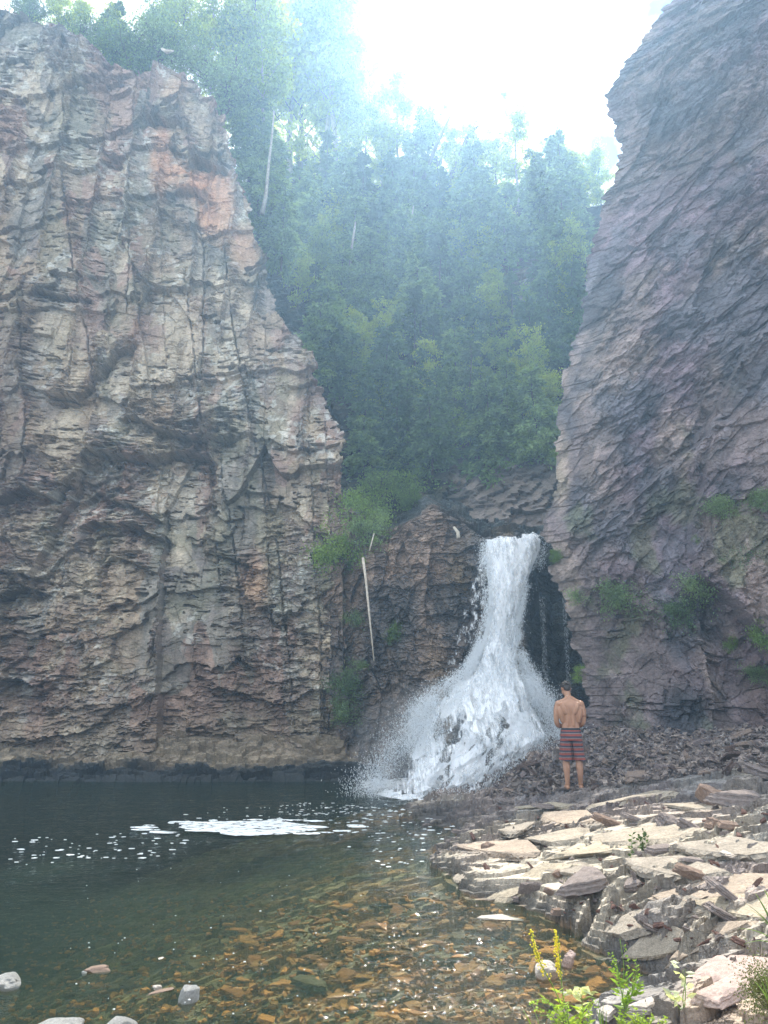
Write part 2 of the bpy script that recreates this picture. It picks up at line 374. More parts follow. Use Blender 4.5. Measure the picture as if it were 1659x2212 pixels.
# colour
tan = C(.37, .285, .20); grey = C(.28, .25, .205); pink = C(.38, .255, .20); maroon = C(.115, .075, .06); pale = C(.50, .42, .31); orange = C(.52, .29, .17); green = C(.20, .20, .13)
cn = fbm(s * .5, t * .3, 201, 5); c2n = fbm(s * .8 + 3, t * .25, 211, 5)
_, v1, _, v2 = facet(s, t, 1.15, 3.2, 205, rot=.08, warp=.45); _, v3, _, v4 = facet(s, t, .5, .9, 206, rot=.06, warp=.4)
col = mix(np.broadcast_to(tan, P.shape), grey, sstep(.36, .50, cn * .6 + v1 * .4)); col = mix(col, pink, ((v2 > .72) | (v4 > .88)) * .75)
col = mix(col, pale, sstep(.52, .66, fbm(s * .6, t * .35 + 40, 221, 5) * .7 + v3 * .3) * .85); col = mix(col, C(.30, .25, .22), (v4 < .12) * .55)
col = mix(col, green, sstep(.52, .66, fbm(s * 1.2, t * .6, 231, 5)) * .45); lich = fbm(s * 6, t * 6, 232, 4); col = mix(col, C(.60, .59, .53), sstep(.56, .66, lich) * sstep(.45, .6, fbm(s * .7, t * .5, 233, 3)) * .6); col = mix(col, col * .62, sstep(.58, .68, fbm(s * 7, t * 5, 234, 4)) * .6)
col *= (.90 + .2 * k3)[..., None] * (.92 + .16 * k4)[..., None]
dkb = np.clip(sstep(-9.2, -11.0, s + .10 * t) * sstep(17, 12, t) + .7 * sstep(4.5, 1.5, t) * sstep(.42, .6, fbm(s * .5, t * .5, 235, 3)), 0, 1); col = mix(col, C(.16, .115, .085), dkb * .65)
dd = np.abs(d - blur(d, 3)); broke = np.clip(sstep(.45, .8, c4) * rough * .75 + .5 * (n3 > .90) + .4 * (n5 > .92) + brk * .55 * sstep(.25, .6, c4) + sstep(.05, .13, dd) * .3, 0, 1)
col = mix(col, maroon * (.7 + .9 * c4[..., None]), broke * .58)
op = np.array([(405, 375, 60, 28, .9), (440, 405, 50, 34, 1.), (350, 320, 20, 50, .7), (480, 450, 26, 60, .8), (450, 470, 22, 40, .9), (530, 540, 30, 45, .55), (345, 360, 22, 60, .6), (380, 200, 30, 30, .5), (555, 1620, 60, 14, .6), (550, 1260, 30, 60, .5), (395, 750, 45, 85, -.8), (300, 800, 60, 60, -.5), (330, 960, 40, 25, -.8), (380, 1060, 50, 70, -.6), (250, 1190, 70, 20, -.5), (430, 640, 30, 80, -.4), (130, 720, 50, 60, -.6), (570, 900, 40, 50, .0)])
px, py = to_px(P[..., 0], P[..., 1], P[..., 2])
for a, b, w, h, k in op:
    g = np.exp(-(((px - a) / w) ** 2 + ((py - b) / h) ** 2) ** 2 * .7) * sstep(.15, .5, c2n + .3 * c3) * (1 - broke * .6)
    col = mix(col, orange * 1.05 if k > 0 else pale * 1.06, np.clip(g * abs(k), 0, 1))
stain = sstep(.62, .75, fbm(s * 4, t * .25, 251, 4)); col = mix(col, col * .6, stain * .5)
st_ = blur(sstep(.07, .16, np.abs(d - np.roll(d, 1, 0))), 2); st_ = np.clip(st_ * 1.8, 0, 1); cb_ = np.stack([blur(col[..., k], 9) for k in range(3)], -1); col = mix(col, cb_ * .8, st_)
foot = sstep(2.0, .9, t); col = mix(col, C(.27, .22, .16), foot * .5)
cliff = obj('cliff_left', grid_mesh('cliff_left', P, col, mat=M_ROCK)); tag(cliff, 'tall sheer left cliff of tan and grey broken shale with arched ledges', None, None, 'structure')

# ================= low shelf at the left cliff's foot =================
S = np.linspace(-13, -.1, 900); T = np.linspace(0, 1, 130); s, t = np.meshgrid(S, T)
ypr = 20.35 + t * 1.9 + .25 * (fbm(s * .5, s * 0, 301, 3) - .5)
prof = -4.4 * sstep(.03, 0, t) + -.6 * sstep(.12, .03, t) + .15 * sstep(0, .12, t) + .85 * sstep(.1, 1, t) ** .8
f1, a1, _, b1 = facet(s, t * 2.2, .9, .4, 311, tu=.6, tv=.6, shingle=.3); f2, a2, _, b2 = facet(s, t * 2.2, .22, .14, 321, tu=.7, tv=.7, shingle=.3)
f3, _, _, b3 = facet(s, t * 2.2, .08, .05, 331)
z = prof + (.20 * (f1 - .5) + .12 * (f2 - .5) + .03 * (f3 - .5)) * sstep(0, .15, t)
P = np.stack([s, ypr - .10 * f1 - .04 * f2, z], -1)
col = mix(np.broadcast_to(C(.25, .195, .14), P.shape), C(.31, .25, .17), fbm(s, t * 3, 341)); col *= (.75 + .5 * b2)[..., None]
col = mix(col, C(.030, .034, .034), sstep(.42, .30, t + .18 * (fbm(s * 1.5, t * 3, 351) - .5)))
shelf = obj('rock_shelf', grid_mesh('rock_shelf', P, col, mat=M_SLAB)); tag(shelf, 'low dark-edged rock shelf along the foot of the big cliff', None, None, 'structure')

# ================= right cliff =================
RY = 17.5; RK = .06
rz_, rx_ = curve_x([(1470, -60), (1450, 0), (1425, 30), (1390, 80), (1360, 130), (1325, 178), (1316, 200), (1318, 225), (1332, 270), (1325, 300), (1334, 350), (1335, 380), (1310, 430), (1290, 500), (1275, 560),
                   (1263, 640), (1255, 700), (1225, 770), (1208, 850), (1200, 920), (1195, 1000), (1190, 1100), (1178, 1160), (1184, 1230), (1200, 1300), (1222, 1350), (1240, 1410), (1258, 1480), (1275, 1560), (1290, 1700)], RY, RK)
S = np.linspace(-3.5, 12.0, 900); T = np.linspace(-.5, 34, 1450); s, t = np.meshgrid(S, T)
xe = (np.interp(T, rz_, rx_) + .45 * np.clip(T - 24, 0, None))[:, None] + sstep(1.6, 0, s) * (.35 * (fbm(T * .8, T * 0 + 2, 15, 3) - .5) + .20 * (vnoise(np.floor(T * 2.1 + .5 * vnoise(T * 3, T * 0, 18)), T * 0, 16) - .5) + .10 * (vnoise(np.floor(T * 7), T * 0, 17) - .5))[:, None]
d = .0 * s
f, _, _, g0 = facet(s, t, 2.6, 5.5, 411, rot=-.45, tu=.8, tv=.5, shingle=.1, warp=.5); d += .65 * f
f, _, _, g1 = plates(s, t, 1.5, 1.2, 421, rot=.85, ax=2.2, jag=.5, js=(.5, .3), oc=2); d += .09 * f
f, _, _, _ = plates(s, t, 1.9, 1.3, 422, rot=.1, ax=1.4, jag=.6, js=(.4, .2), oc=2); d += .13 * f
_, g2, _, g2b = facet(s, t, .55, .85, 431, rot=-.6, warp=.4)
rgh = .30 + .70 * sstep(.38, .6, fbm(s * .4, t * .4, 435, 4) + .1 * sstep(8, 3, t))
f, _, _, _ = plates(s, t, .50, 1.3, 423, rot=.95, ax=1.8, jag=.9, js=(.2, .12), oc=3); d += .04 * rgh * f
f, _, _, _ = facet(s, t, .34, .55, 433, rot=-.7, tu=1.1, tv=1.1, shingle=.3, warp=.4); d += .17 * rgh * f
f, g3, _, g3b = facet(s, t, .17, .26, 441, rot=-.7, tu=1.3, tv=1.3, shingle=.3); d += .085 * rgh * f
f, _, _, _ = plates(s, t, .17, 1.2, 424, rot=.6, ax=1.6, jag=.9, js=(.10, .06), oc=2); d += .02 * rgh * f
f, g4, _, g4b = facet(s, t, .09, .10, 451, rot=-.5, tu=1, tv=1, shingle=.4); d += .04 * rgh * f
ov = np.clip(t - (26 + .4 * s), 0, None)
d = (d - d.mean()) * (1 - sstep(0, 3, ov))
back = np.clip(-s, 0, None); fr = np.clip(s, 0, None)
X = xe + fr * .86 + back * 2.2 + d * .34 * sstep(.9, 0, s); Y = RY + RK * t - fr * .52 + back * .6 - d * sstep(-2.5, 0, s + 0 * t) * (.55 + .45 * sstep(0, 1.2, s)) + 1.5 * ov
Y += .9 * sstep(3.5, 0, t) * sstep(2.2, .3, s) * 0
P = np.stack([X, Y, t - .85 * ov], -1)
brn = C(.175, .14, .135); mau = C(.185, .14, .155); dgr = C(.10, .10, .115); tn = C(.27, .215, .18)
cn = fbm(s * .45, t * .35, 461, 5)
col = mix(np.broadcast_to(brn, P.shape), mau, sstep(.4, .6, cn)); col = mix(col, tn, sstep(.55, .7, fbm(s * .7 + 4, t * .4, 471, 5)) * .7)
col = mix(col, dgr, sstep(.50, .64, fbm(s * .6, t * .45 + 7, 481, 5)) * .8)
col = mix(col, C(.10, .12, .06), sstep(.58, .70, fbm(s * 1.3, t * .8, 491, 5)) * sstep(10, 6, t) * .55)
col *= (.7 + .6 * g2b)[..., None] * (.8 + .4 * g3b)[..., None]
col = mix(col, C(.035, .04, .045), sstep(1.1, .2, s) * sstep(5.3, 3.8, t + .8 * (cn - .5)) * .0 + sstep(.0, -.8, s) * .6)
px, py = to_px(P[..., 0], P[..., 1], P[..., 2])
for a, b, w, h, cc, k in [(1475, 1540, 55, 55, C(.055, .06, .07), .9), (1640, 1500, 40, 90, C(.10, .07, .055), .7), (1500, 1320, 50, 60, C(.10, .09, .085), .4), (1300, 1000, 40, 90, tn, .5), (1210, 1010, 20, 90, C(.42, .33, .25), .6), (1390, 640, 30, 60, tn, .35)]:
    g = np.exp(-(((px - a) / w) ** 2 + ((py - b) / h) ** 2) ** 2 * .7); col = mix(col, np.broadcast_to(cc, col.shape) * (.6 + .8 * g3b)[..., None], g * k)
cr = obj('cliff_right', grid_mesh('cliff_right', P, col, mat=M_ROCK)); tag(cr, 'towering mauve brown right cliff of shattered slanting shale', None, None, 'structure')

# ================= rock wall under the falls =================
S = np.linspace(-2.2, 8.5, 820); T = np.linspace(-4.4, 13, 1050); s, t = np.meshgrid(S, T)
yb = np.interp(S, [-2.2, -1.1, -.3, 1.2, 2.6, 3.6, 4.0, 4.6, 5.6, 8.5], [22.4, 21.4, 20.7, 20.1, 19.6, 19.5, 19.9, 20.6, 20.4, 19.5])[None]
wp = np.array([(700, 1010), (745, 1060), (800, 1120), (840, 1150), (880, 1115), (940, 1090), (1000, 1120), (1050, 1163), (1175, 1152), (1260, 1150)], float)
wx, _, wz = at_y(wp[:, 0], wp[:, 1], 19.9, 0.0); zt = np.interp(s, wx, wz)
ov = np.clip(t - zt, 0, None)
z = np.minimum(t, zt) + .45 * ov; y = yb + .08 * np.minimum(t, zt) + 1.25 * ov
d = 0 * s
f, _, _, h1 = facet(s, t, .9, 2.6, 511, rot=.08, tu=.8, tv=.4, shingle=.1); d += .42 * f
f, _, _, h2 = facet(s, t, .35, .9, 521, rot=.05, tu=.8, tv=.6, shingle=.4); d += .18 * f
f, _, _, _ = plates(s, t, .7, 1.2, 534, ax=1.2, jag=.7, js=(.2, .1)); d += .12 * f
f, _, _, _ = plates(s, t, .2, 1.2, 535, ax=1.5, jag=.9, js=(.1, .05)); d += .045 * f
f, _, _, h3 = facet(s, t, .14, .20, 531, tu=.8, tv=.6, shingle=.4); d += .05 * f
f, _, _, h4 = facet(s, t, .06, .05, 541, tu=.8, tv=.6, shingle=.6); d += .02 * f
# stepped ledges of the side cascade
st = sstep(.6, 2.6, s) * sstep(4.2, 3.4, s); d += st * .25 * (1 - (((t * 1.15 + .3 * fbm(s * 2, t, 551)) % 1.0)))
y = y - (d - .4) * (1 - .4 * sstep(0, 1, ov))
z = z + (d - .4) * .55 * sstep(0, .5, ov)
P = np.stack([s + 0 * t, y, z], -1)
col = mix(np.broadcast_to(C(.085, .075, .068), P.shape), C(.17, .125, .095), sstep(.45, .62, fbm(s * .8, t * .4, 561, 5)))
col = mix(col, C(.26, .18, .13), sstep(4.2, 5.4, t + 1.5 * (fbm(s, t, 571) - .5)) * .8 * sstep(2.6, 1.4, s))
col = mix(col, C(.22, .15, .07), sstep(.5, .66, fbm(s * 1.5, t * .7, 581, 5)) * .6 * sstep(.8, 2, s))
col = mix(col, C(.085, .105, .10), sstep(3.5, 3.9, s) * .9)
col = mix(col, C(.12, .13, .12), sstep(0.1, 1.5, ov)); col *= (.65 + .7 * h2)[..., None] * (.8 + .4 * h3)[..., None]
M_WET = rock_mat('wet_rock', rough=.38, bump=.5, spec=.6)
fw = obj('rock_wall_behind_falls', grid_mesh('falls_wall', P, col, mat=M_WET)); tag(fw, 'dark wet rock wall that the waterfall drops over', None, None, 'structure')

# ================= wooded slope behind =================
def slopeY(x, z):
    return 23.2 + .75 * (z - 7.5) + 1.1 * np.sin(x * .35 + 1) + .9 * sstep(-1, -9, x) * 4 + 2.0 * (fbm(x * .25 + 3, z * .2, 601, 3) - .5)
S = np.linspace(-38, 40, 1000); T = np.linspace(6.0, 52, 700); s, t = np.meshgrid(S, T)
ridge = np.interp(S, [-38, -17, -11, -4.5, 0, 4.5, 8, 14, 40], [43, 43, 41, 37.5, 36, 33.5, 30, 30, 34])[None]
ov = np.clip(t - ridge, 0, None); z = np.minimum(t, ridge) + .10 * ov
y = slopeY(s, np.minimum(t, ridge)) + 3.0 * ov
rk = sstep(1.8, 3.0, s) * sstep(13, 9, t); rk2 = np.exp(-((s - 6.0) / 2.0) ** 2 - ((t - 23) / 3) ** 2); rk = np.maximum(rk, rk2 > .35)
f, _, _, h1 = facet(s, t, 1.2, 1.6, 611, rot=-.3); f2, _, _, h2 = facet(s, t, .4, .4, 621, rot=-.4); f3, _, _, _ = plates(s, t, .9, 1.2, 641, rot=.5, ax=1.5, jag=.8, js=(.3, .2)); y = y - (.35 * f + .2 * f2 + .25 * f3)
P = np.stack([s + 0 * t, y, z], -1)
col = mix(np.broadcast_to(C(.035, .045, .02), P.shape), C(.07, .055, .035), fbm(s, t, 631)); col = mix(col, np.broadcast_to(C(.20, .165, .14), P.shape) * (.6 + .8 * h2)[..., None], rk)
sl = obj('hillside', grid_mesh('hillside', P, col, mat=M_ROCK)); tag(sl, 'steep wooded hillside closing the gorge behind the falls', None, None, 'structure')
# ================= ground: pool bed and sloping slabs =================
ctl = [(1240, 1703, .60), (1180, 1705, .42), (1100, 1752, .24), (1000, 1745, .10), (900, 1752, .06), (960, 1835, .10), (960, 1872, .12), (1100, 1872, .20), (1300, 1780, .52), (1500, 1780, .72), (1659, 1780, .92),
       (1659, 1650, 1.15), (1500, 1600, 1.25), (1350, 1580, 1.38), (1275, 1560, 1.52), (1200, 1618, 1.12), (1150, 1668, .72), (1080, 1702, .30), (1255, 1965, .24), (1120, 1925, .15), (1400, 1960, .40), (1600, 1960, .55),
       (1300, 2035, .18), (1450, 2075, .25), (1600, 2050, .44), (1350, 2195, .34), (1500, 2205, .42), (1659, 2120, .60), (1400, 1680, .85), (1020, 1905, .13), (1190, 1900, .26), (1080, 1810, .20)]
cw = [at_z(a, b, c) for a, b, c in ctl] + [(9, 8, 1.1), (12, 13, 1.4), (12, 4, .9), (3, 1.6, .55), (0, 0, .5), (7, 1, .8), (-3, 1, .35), (-10, 0, .4), (14, 20, 1.6), (6, 20, 1.8), (-12, 2.5, .2), (0, 3.2, .2)]
cw = np.array(cw, float)
def phi(r): return r
A = phi(np.linalg.norm(cw[:, None, :2] - cw[None, :, :2], axis=-1)); A = np.block([[A, np.ones((len(cw), 1))], [np.ones((1, len(cw))), np.zeros((1, 1))]])
wts = np.linalg.solve(A + 0 * A, np.append(cw[:, 2], 0))
def _landH(x, y):
    z = np.full(x.shape, wts[-1])
    for k in range(len(cw)): z = z + wts[k] * np.hypot(x - cw[k, 0], y - cw[k, 1])
    return np.clip(z, .05, 1.9)
shore = [(1110, 1690), (1050, 1712), (960, 1722), (860, 1745), (868, 1775), (960, 1788), (1005, 1808), (945, 1832), (926, 1858), (962, 1903), (1010, 1942), (1130, 1955), (1195, 1988), (1245, 2008), (1262, 2040),
         (1300, 2075), (1370, 2095), (1430, 2112), (1488, 2163), (1420, 2182), (1330, 2205), (1262, 2216)]
sw = [tuple(at_z(a, b, 0.0)[:2]) for a, b in shore] + [(1.2, 4.9), (.2, 3.9), (-1.5, 3.4), (-14, 3.2), (-14, -5), (20, -5), (20, 26), (3.4, 26), (3.4, 19.2)]
sw = np.array(sw, float)
landH = threaded(_landH)
def _sdist(x, y):
    """signed distance to the shore, + on land"""
    d = np.full(x.shape, 1e9); ins = np.zeros(x.shape, bool)
    for k in range(len(sw)):
        a = sw[k]; b = sw[(k + 1) % len(sw)]; e = b - a
        t = np.clip(((x - a[0]) * e[0] + (y - a[1]) * e[1]) / (e @ e), 0, 1)
        d = np.minimum(d, np.hypot(x - a[0] - t * e[0], y - a[1] - t * e[1]))
        c = ((a[1] > y) != (b[1] > y)) & (x < (b[0] - a[0]) * (y - a[1]) / (b[1] - a[1] + 1e-12) + a[0]); ins ^= c
    return np.where(ins, d, -d)
sdist = threaded(_sdist)
def _cells_t(u, v): return cells(u.astype(np.float32), v.astype(np.float32), 905)
cells_t = threaded(_cells_t)
def ground_z(x, y, full=False):
    wx = .10 * (fbm(x * 2.5, y * 2.5, 701, 3) - .5) * 2; wy = .10 * (fbm(x * 2.5 + 9, y * 2.5, 702, 3) - .5) * 2
    sd = sdist(x + wx, y + wy)
    H = landH(x, y)
    rub = sstep(12.9, 14.2, y - .25 * (x - 3.6)) * sstep(.2, 1.0, x - 1.6)       # scree apron under the right cliff
    rub = np.maximum(rub, .6 * sstep(6.4, 7.4, x) * sstep(8, 11, y))
    # bedding plates, dipping; strike runs up to the far right
    f1, r1, e1, k1 = facet(x, y, 1.5, .75, 711, rot=.50, tu=.35, tv=.6, shingle=.3, warp=.3)
    f2, r2, e2, k2 = facet(x, y, .62, .30, 721, rot=.40, tu=.5, tv=.7, shingle=.3)
    f3, r3, e3, k3 = facet(x, y, .20, .11, 731, rot=.55, tu=.8, tv=.9, shingle=.4)
    f4, r4, e4, k4 = facet(x, y, .075, .045, 741, rot=.3, tu=.9, tv=.9, shingle=.3)
    rough = sstep(.44, .60, fbm(x * .8 + 3, y * .8, 751, 3) + .12 * sstep(3.6, 5.2, x))
    smooth = np.exp(-(((x - 2.25) / 1.5) ** 2 + ((y - 9.3) / 1.5) ** 2) ** 2)
    rough = np.clip(rough * (1 - .85 * smooth) + .05, 0, 1)
    amp = (1 - .55 * smooth)
    q1, w1, _, _ = plates(x, y, .95, 1.2, 715, rot=.35, ax=2.2, jag=.5, js=(.35, .14)); q2, w2, _, _ = plates(x, y, .36, 1.2, 716, rot=.55, ax=1.8, jag=.8, js=(.18, .08)); q3, w3, _, _ = plates(x, y, .13, 1.1, 717, rot=.4, ax=1.8, jag=.9, js=(.08, .035))
    q4, w4, _, _ = plates(x, y, 1.4, 1.0, 718, rot=-1.0, ax=2.0, jag=.6, js=(.3, .12))
    dl = .05 * amp * (f1 - .5) + .12 * amp * (q1 - .5) + .08 * amp * (q4 - .5) + (.016 + .055 * rough) * (q2 - .5) + (.02 + .05 * rough) * amp * (f2 - .5) * .7 + (.003 + .022 * rough) * (q3 - .5) + (.002 + .03 * rough) * (f3 - .5) + (.001 + .010 * rough) * (f4 - .5)
    dr = .16 * (f2 - .5) + .15 * (f3 - .5) + .06 * (f4 - .5)
    dl = dl * (1 - rub) + dr * rub
    _, _, b1, b2, b3, _ = cells_t(x / .34 + .3 * y, y / .22); _, _, b4, b5, _, _ = cells_t(x / .11, y / .08 + .3 * x)
    _, _, b6, b7, _, _ = cells_t(x / 1.1 + .5 * y, y / .55)
    sq = sd + .24 * (b6 - .5) + .03 * (b1 - .5)
    base = H + .07 * (f1 - .5) + .10 * (q1 - .5) * amp + .07 * (q4 - .5) * amp
    dip = .10 * x - .06 * y + .06 * fbm(x * .7, y * .7, 791, 2); hs = .055; jj = (.60 * (b6 - .5) + .10 * (b1 - .5)) * (1 - .6 * smooth)
    zz_ = (base * sstep(-.04, .20, sq) - dip) / hs + jj; fz = zz_ - np.floor(zz_)
    ter = (np.floor(zz_) + sstep(.80, .90, fz) - jj) * hs + dip + .22 * jj * hs
    gh = np.hypot(landH(x + .25, y) - H, landH(x, y + .25) - H) / .25; w = .85 * (1 - .7 * rub) * (1 - .35 * sstep(.22, .40, gh) * sstep(.15, .4, sd)); lz0 = (H + dl * sstep(.0, .25, sd)) * sstep(-.04, .20, sq); fine = .35 * (dl - .07 * (f1 - .5) - .12 * amp * (q1 - .5))
    land = lz0 * (1 - w) + (ter + fine * sstep(0, .2, sd)) * w
    land = np.where(sd > .25, np.maximum(land, .02), land)
    dep = .10 + .15 * np.clip(-sd, 0, 99) + .022 * np.clip(-sd, 0, 9) ** 2
    g1, q1, _, p1 = facet(x, y, .42, .30, 761, rot=.2, tu=.8, tv=.8, shingle=.2); g2, q2, _, p2 = facet(x, y, .16, .10, 771, rot=.1, tu=.9, tv=.9, shingle=.2)
    bed = -np.minimum(dep, 2.6) + .10 * (g1 - .5) + .05 * (g2 - .5)
    z = np.where(sd > -.02, np.maximum(land, bed), bed)
    if full: return z, sd, rub, rough, smooth, (r1, k1, r2, k2, r3, k3, k4), (p1, p2, q1, q2)
    return z
def gz(x, y): return float(ground_z(np.array([float(x)]), np.array([float(y)]))[0])
rows = 1350; colsn = 1150
yy = np.geomspace(1.6, 24.0, rows); aa = np.linspace(-.80, .95, colsn)
a, y = np.meshgrid(aa, yy); x = a * (y + 1.0)
z, sd, rub, rough, smooth, (r1, k1, r2, k2, r3, k3, k4), (p1, p2, q1, q2) = ground_z(x, y, True)
P = np.stack([x, y, z], -1)
cream = C(.47, .41, .315); gr = C(.30, .285, .26); pnk = C(.34, .265, .23); drk = C(.13, .095, .085); prp = C(.22, .19, .20)
n1 = fbm(x * .7, y * .7, 781, 4)
land = mix(np.broadcast_to(gr, P.shape), cream, sstep(.42, .58, n1 + .5 * smooth)); land = mix(land, pnk, sstep(.5, .7, fbm(x * .6 + 8, y * .6, 782, 4)) * (1 - smooth) * .8)
land = mix(land, prp, sstep(.55, .9, r1) * .45 * (1 - smooth)); land *= (.80 + .4 * k2)[..., None] * (.85 + .3 * k3)[..., None]
rb = mix(np.broadcast_to(C(.17, .15, .155), P.shape), C(.34, .31, .29), sstep(.45, .9, k3)); rb = mix(rb, C(.20, .14, .115), sstep(.7, .9, r3)); rb *= (.7 + .6 * k4)[..., None]
land = mix(land, rb, rub)
dn = mix(np.broadcast_to(land, P.shape), np.broadcast_to(C(.14, .13, .13), P.shape), (np.exp(-((x - 3.9) / 1.6) ** 2 - ((y - 12.6) / .7) ** 2) * .7)); land = dn
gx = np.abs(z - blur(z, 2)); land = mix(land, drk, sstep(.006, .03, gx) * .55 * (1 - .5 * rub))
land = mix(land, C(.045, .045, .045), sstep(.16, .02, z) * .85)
bedc = mix(np.broadcast_to(C(.38, .22, .08), P.shape), C(.22, .18, .085), sstep(.3, .8, q1)); bedc = mix(bedc, C(.55, .29, .09), sstep(.75, .95, p1) * .8)
bedc = mix(bedc, C(.20, .20, .10), sstep(0, -2.5, x) * .7); bedc *= (.5 + .9 * p2)[..., None]
bedc = mix(bedc, C(.012, .020, .014), sstep(-.8, -1.9, z))  # deep bed painted near black in place of the light missing down there
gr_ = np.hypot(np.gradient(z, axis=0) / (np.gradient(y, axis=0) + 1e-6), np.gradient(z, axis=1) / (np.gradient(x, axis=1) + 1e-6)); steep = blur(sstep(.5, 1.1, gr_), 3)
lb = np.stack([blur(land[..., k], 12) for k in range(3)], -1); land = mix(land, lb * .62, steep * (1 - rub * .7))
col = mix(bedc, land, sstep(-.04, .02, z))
pxx, pyy = to_px(x, y, z)
near = np.exp(-(((pxx - 1600) / 130) ** 2 + ((pyy - 2150) / 85) ** 2) ** 2); col = mix(col, np.broadcast_to(C(.38, .28, .20), P.shape) * (.85 + .3 * k3)[..., None], near * .8)
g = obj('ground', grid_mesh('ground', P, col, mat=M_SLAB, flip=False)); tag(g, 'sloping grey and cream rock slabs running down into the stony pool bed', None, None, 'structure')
# plain ground round about, behind the camera and away to the sides
P = []
q = np.array([-150., -60, -30, -14, 0, 14, 30, 60, 150]); w = np.array([-150., -60, -20, -5, 1.7])
xx, yy2 = np.meshgrid(q, w); P = np.stack([xx, yy2, .3 + 0 * xx + np.where(yy2 > 1, -.05, 0)], -1)
g2 = obj('ground_beyond', grid_mesh('ground_beyond', P, np.broadcast_to(C(.20, .18, .14), P.shape).copy(), mat=M_SLAB)); tag(g2, 'open gravelly ground behind the viewer', None, None, 'structure')

# ================= water =================
yy = np.geomspace(1.7, 24.0, 700); aa = np.linspace(-.85, .75, 420); a, y = np.meshgrid(aa, yy); x = a * (y + 1)
amp = .012 + .018 * np.exp(-(((x - 1.6) / 3.0) ** 2 + ((y - 17.6) / 2.8) ** 2)) + .004 * sstep(10, 6, y)
wz = amp * ((fbm(x * 2.2, y * 5.0, 801, 4) - .5) * 2) + .35 * amp * (fbm(x * 9, y * 16, 811, 2) - .5) * 2
m = NT('pool_water'); tc = m.n('ShaderNodeTexCoord'); mp = m.n('ShaderNodeMapping'); mp.inputs['Scale'].default_value = (1, 2.2, 1); m.l(tc.outputs['Object'], mp.inputs[0])
n = m.noise(5, 4, .6, mp.outputs[0]); n2 = m.noise(22, 3, .6, mp.outputs[0]); bp = m.n('ShaderNodeBump'); bp.inputs['Strength'].default_value = .55; bp.inputs['Distance'].default_value = .03
m.l(m.math('ADD', n.outputs['Fac'], m.math('MULTIPLY', n2.outputs['Fac'], .30)), bp.inputs['Height'])
tr = m.n('ShaderNodeBsdfTransparent'); tr.inputs[0].default_value = (.93, .95, .90, 1)
gl = m.n('ShaderNodeBsdfGlossy', i_Roughness=.04); m.l(bp.outputs[0], gl.inputs['Normal']); fr = m.n('ShaderNodeFresnel', i_IOR=1.33); m.l(bp.outputs[0], fr.inputs['Normal'])
mx = m.n('ShaderNodeMixShader'); m.l(fr.outputs[0], mx.inputs[0]); m.l(tr.outputs[0], mx.inputs[1]); m.l(gl.outputs[0], mx.inputs[2])
df = m.n('ShaderNodeBsdfDiffuse'); df.inputs[0].default_value = (.045, .085, .060, 1); mx2 = m.n('ShaderNodeMixShader'); mx2.inputs[0].default_value = .16; m.l(mx.outputs[0], mx2.inputs[1]); m.l(df.outputs[0], mx2.inputs[2])
m.l(mx2.outputs[0], m.out.inputs[0])
va = m.n('ShaderNodeVolumeAbsorption'); va.inputs[0].default_value = (.55, .56, .36, 1); va.inputs['Density'].default_value = .34; m.l(va.outputs[0], m.out.inputs['Volume'])
n_, m_ = x.shape; top = np.stack([x, y, wz], -1)
bm_ = bpy.data.meshes.new('water'); V = top.reshape(-1, 3); idx = np.arange(n_ * m_).reshape(n_, m_)
q = np.stack([idx[:-1, :-1], idx[:-1, 1:], idx[1:, 1:], idx[1:, :-1]], -1).reshape(-1, 4)
ring = np.concatenate([idx[0, :], idx[1:, -1], idx[-1, -2::-1], idx[-2:0:-1, 0]]); lo = V[ring].copy(); lo[:, 2] = -4.0; base = len(V); V = np.vstack([V, lo]); k = np.arange(len(ring)); k2_ = (k + 1) % len(ring)
q = np.vstack([q, np.stack([ring[k], base + k, base + k2_, ring[k2_]], -1)])
cen = len(V); V = np.vstack([V, [[0, 10, -4.0]]]); tq = np.stack([base + k, np.full(len(k), cen), np.full(len(k), cen), base + k2_], -1)
bm_.from_pydata(V.tolist(), [], q.tolist() + [(int(base + i), cen, int(base + j)) for i, j in zip(k, k2_)]); bm_.update()
bm_.polygons.foreach_set('use_smooth', np.ones(len(bm_.polygons), bool)); bm_.materials.append(m.m)
wo = obj('water', bm_); tag(wo, 'dark green brown pool, clear enough to show stones near the shore', None, None, 'structure')

# ================= foam =================
m = NT('foam'); tc = m.n('ShaderNodeTexCoord'); n = m.noise(18, 4, .6, tc.outputs['Object']); r = m.ramp(n.outputs['Fac'], [(.3, (.62, .64, .62)), (.7, (.86, .87, .85))])
p = m.n('ShaderNodeBsdfPrincipled'); m.l(r.outputs[0], p.inputs['Base Color']); p.inputs['Roughness'].default_value = .8; m.l(p.outputs[0], m.out.inputs[0]); M_FLECK = m.m
m = NT('foam_lace'); tc = m.n('ShaderNodeTexCoord'); mp = m.n('ShaderNodeMapping'); mp.inputs['Scale'].default_value = (1, 2.2, 1); m.l(tc.outputs['Object'], mp.inputs[0]); n = m.noise(4.5, 6, .7, mp.outputs[0], .6); r = m.ramp(n.outputs['Fac'], [(.40, 0), (.47, 1)])
p = m.n('ShaderNodeBsdfPrincipled'); p.inputs['Base Color'].default_value = (.82, .84, .82, 1); p.inputs['Roughness'].default_value = .8; m.l(r.outputs[0], p.inputs['Alpha']); m.l(p.outputs[0], m.out.inputs[0]); M_FOAM = m.m
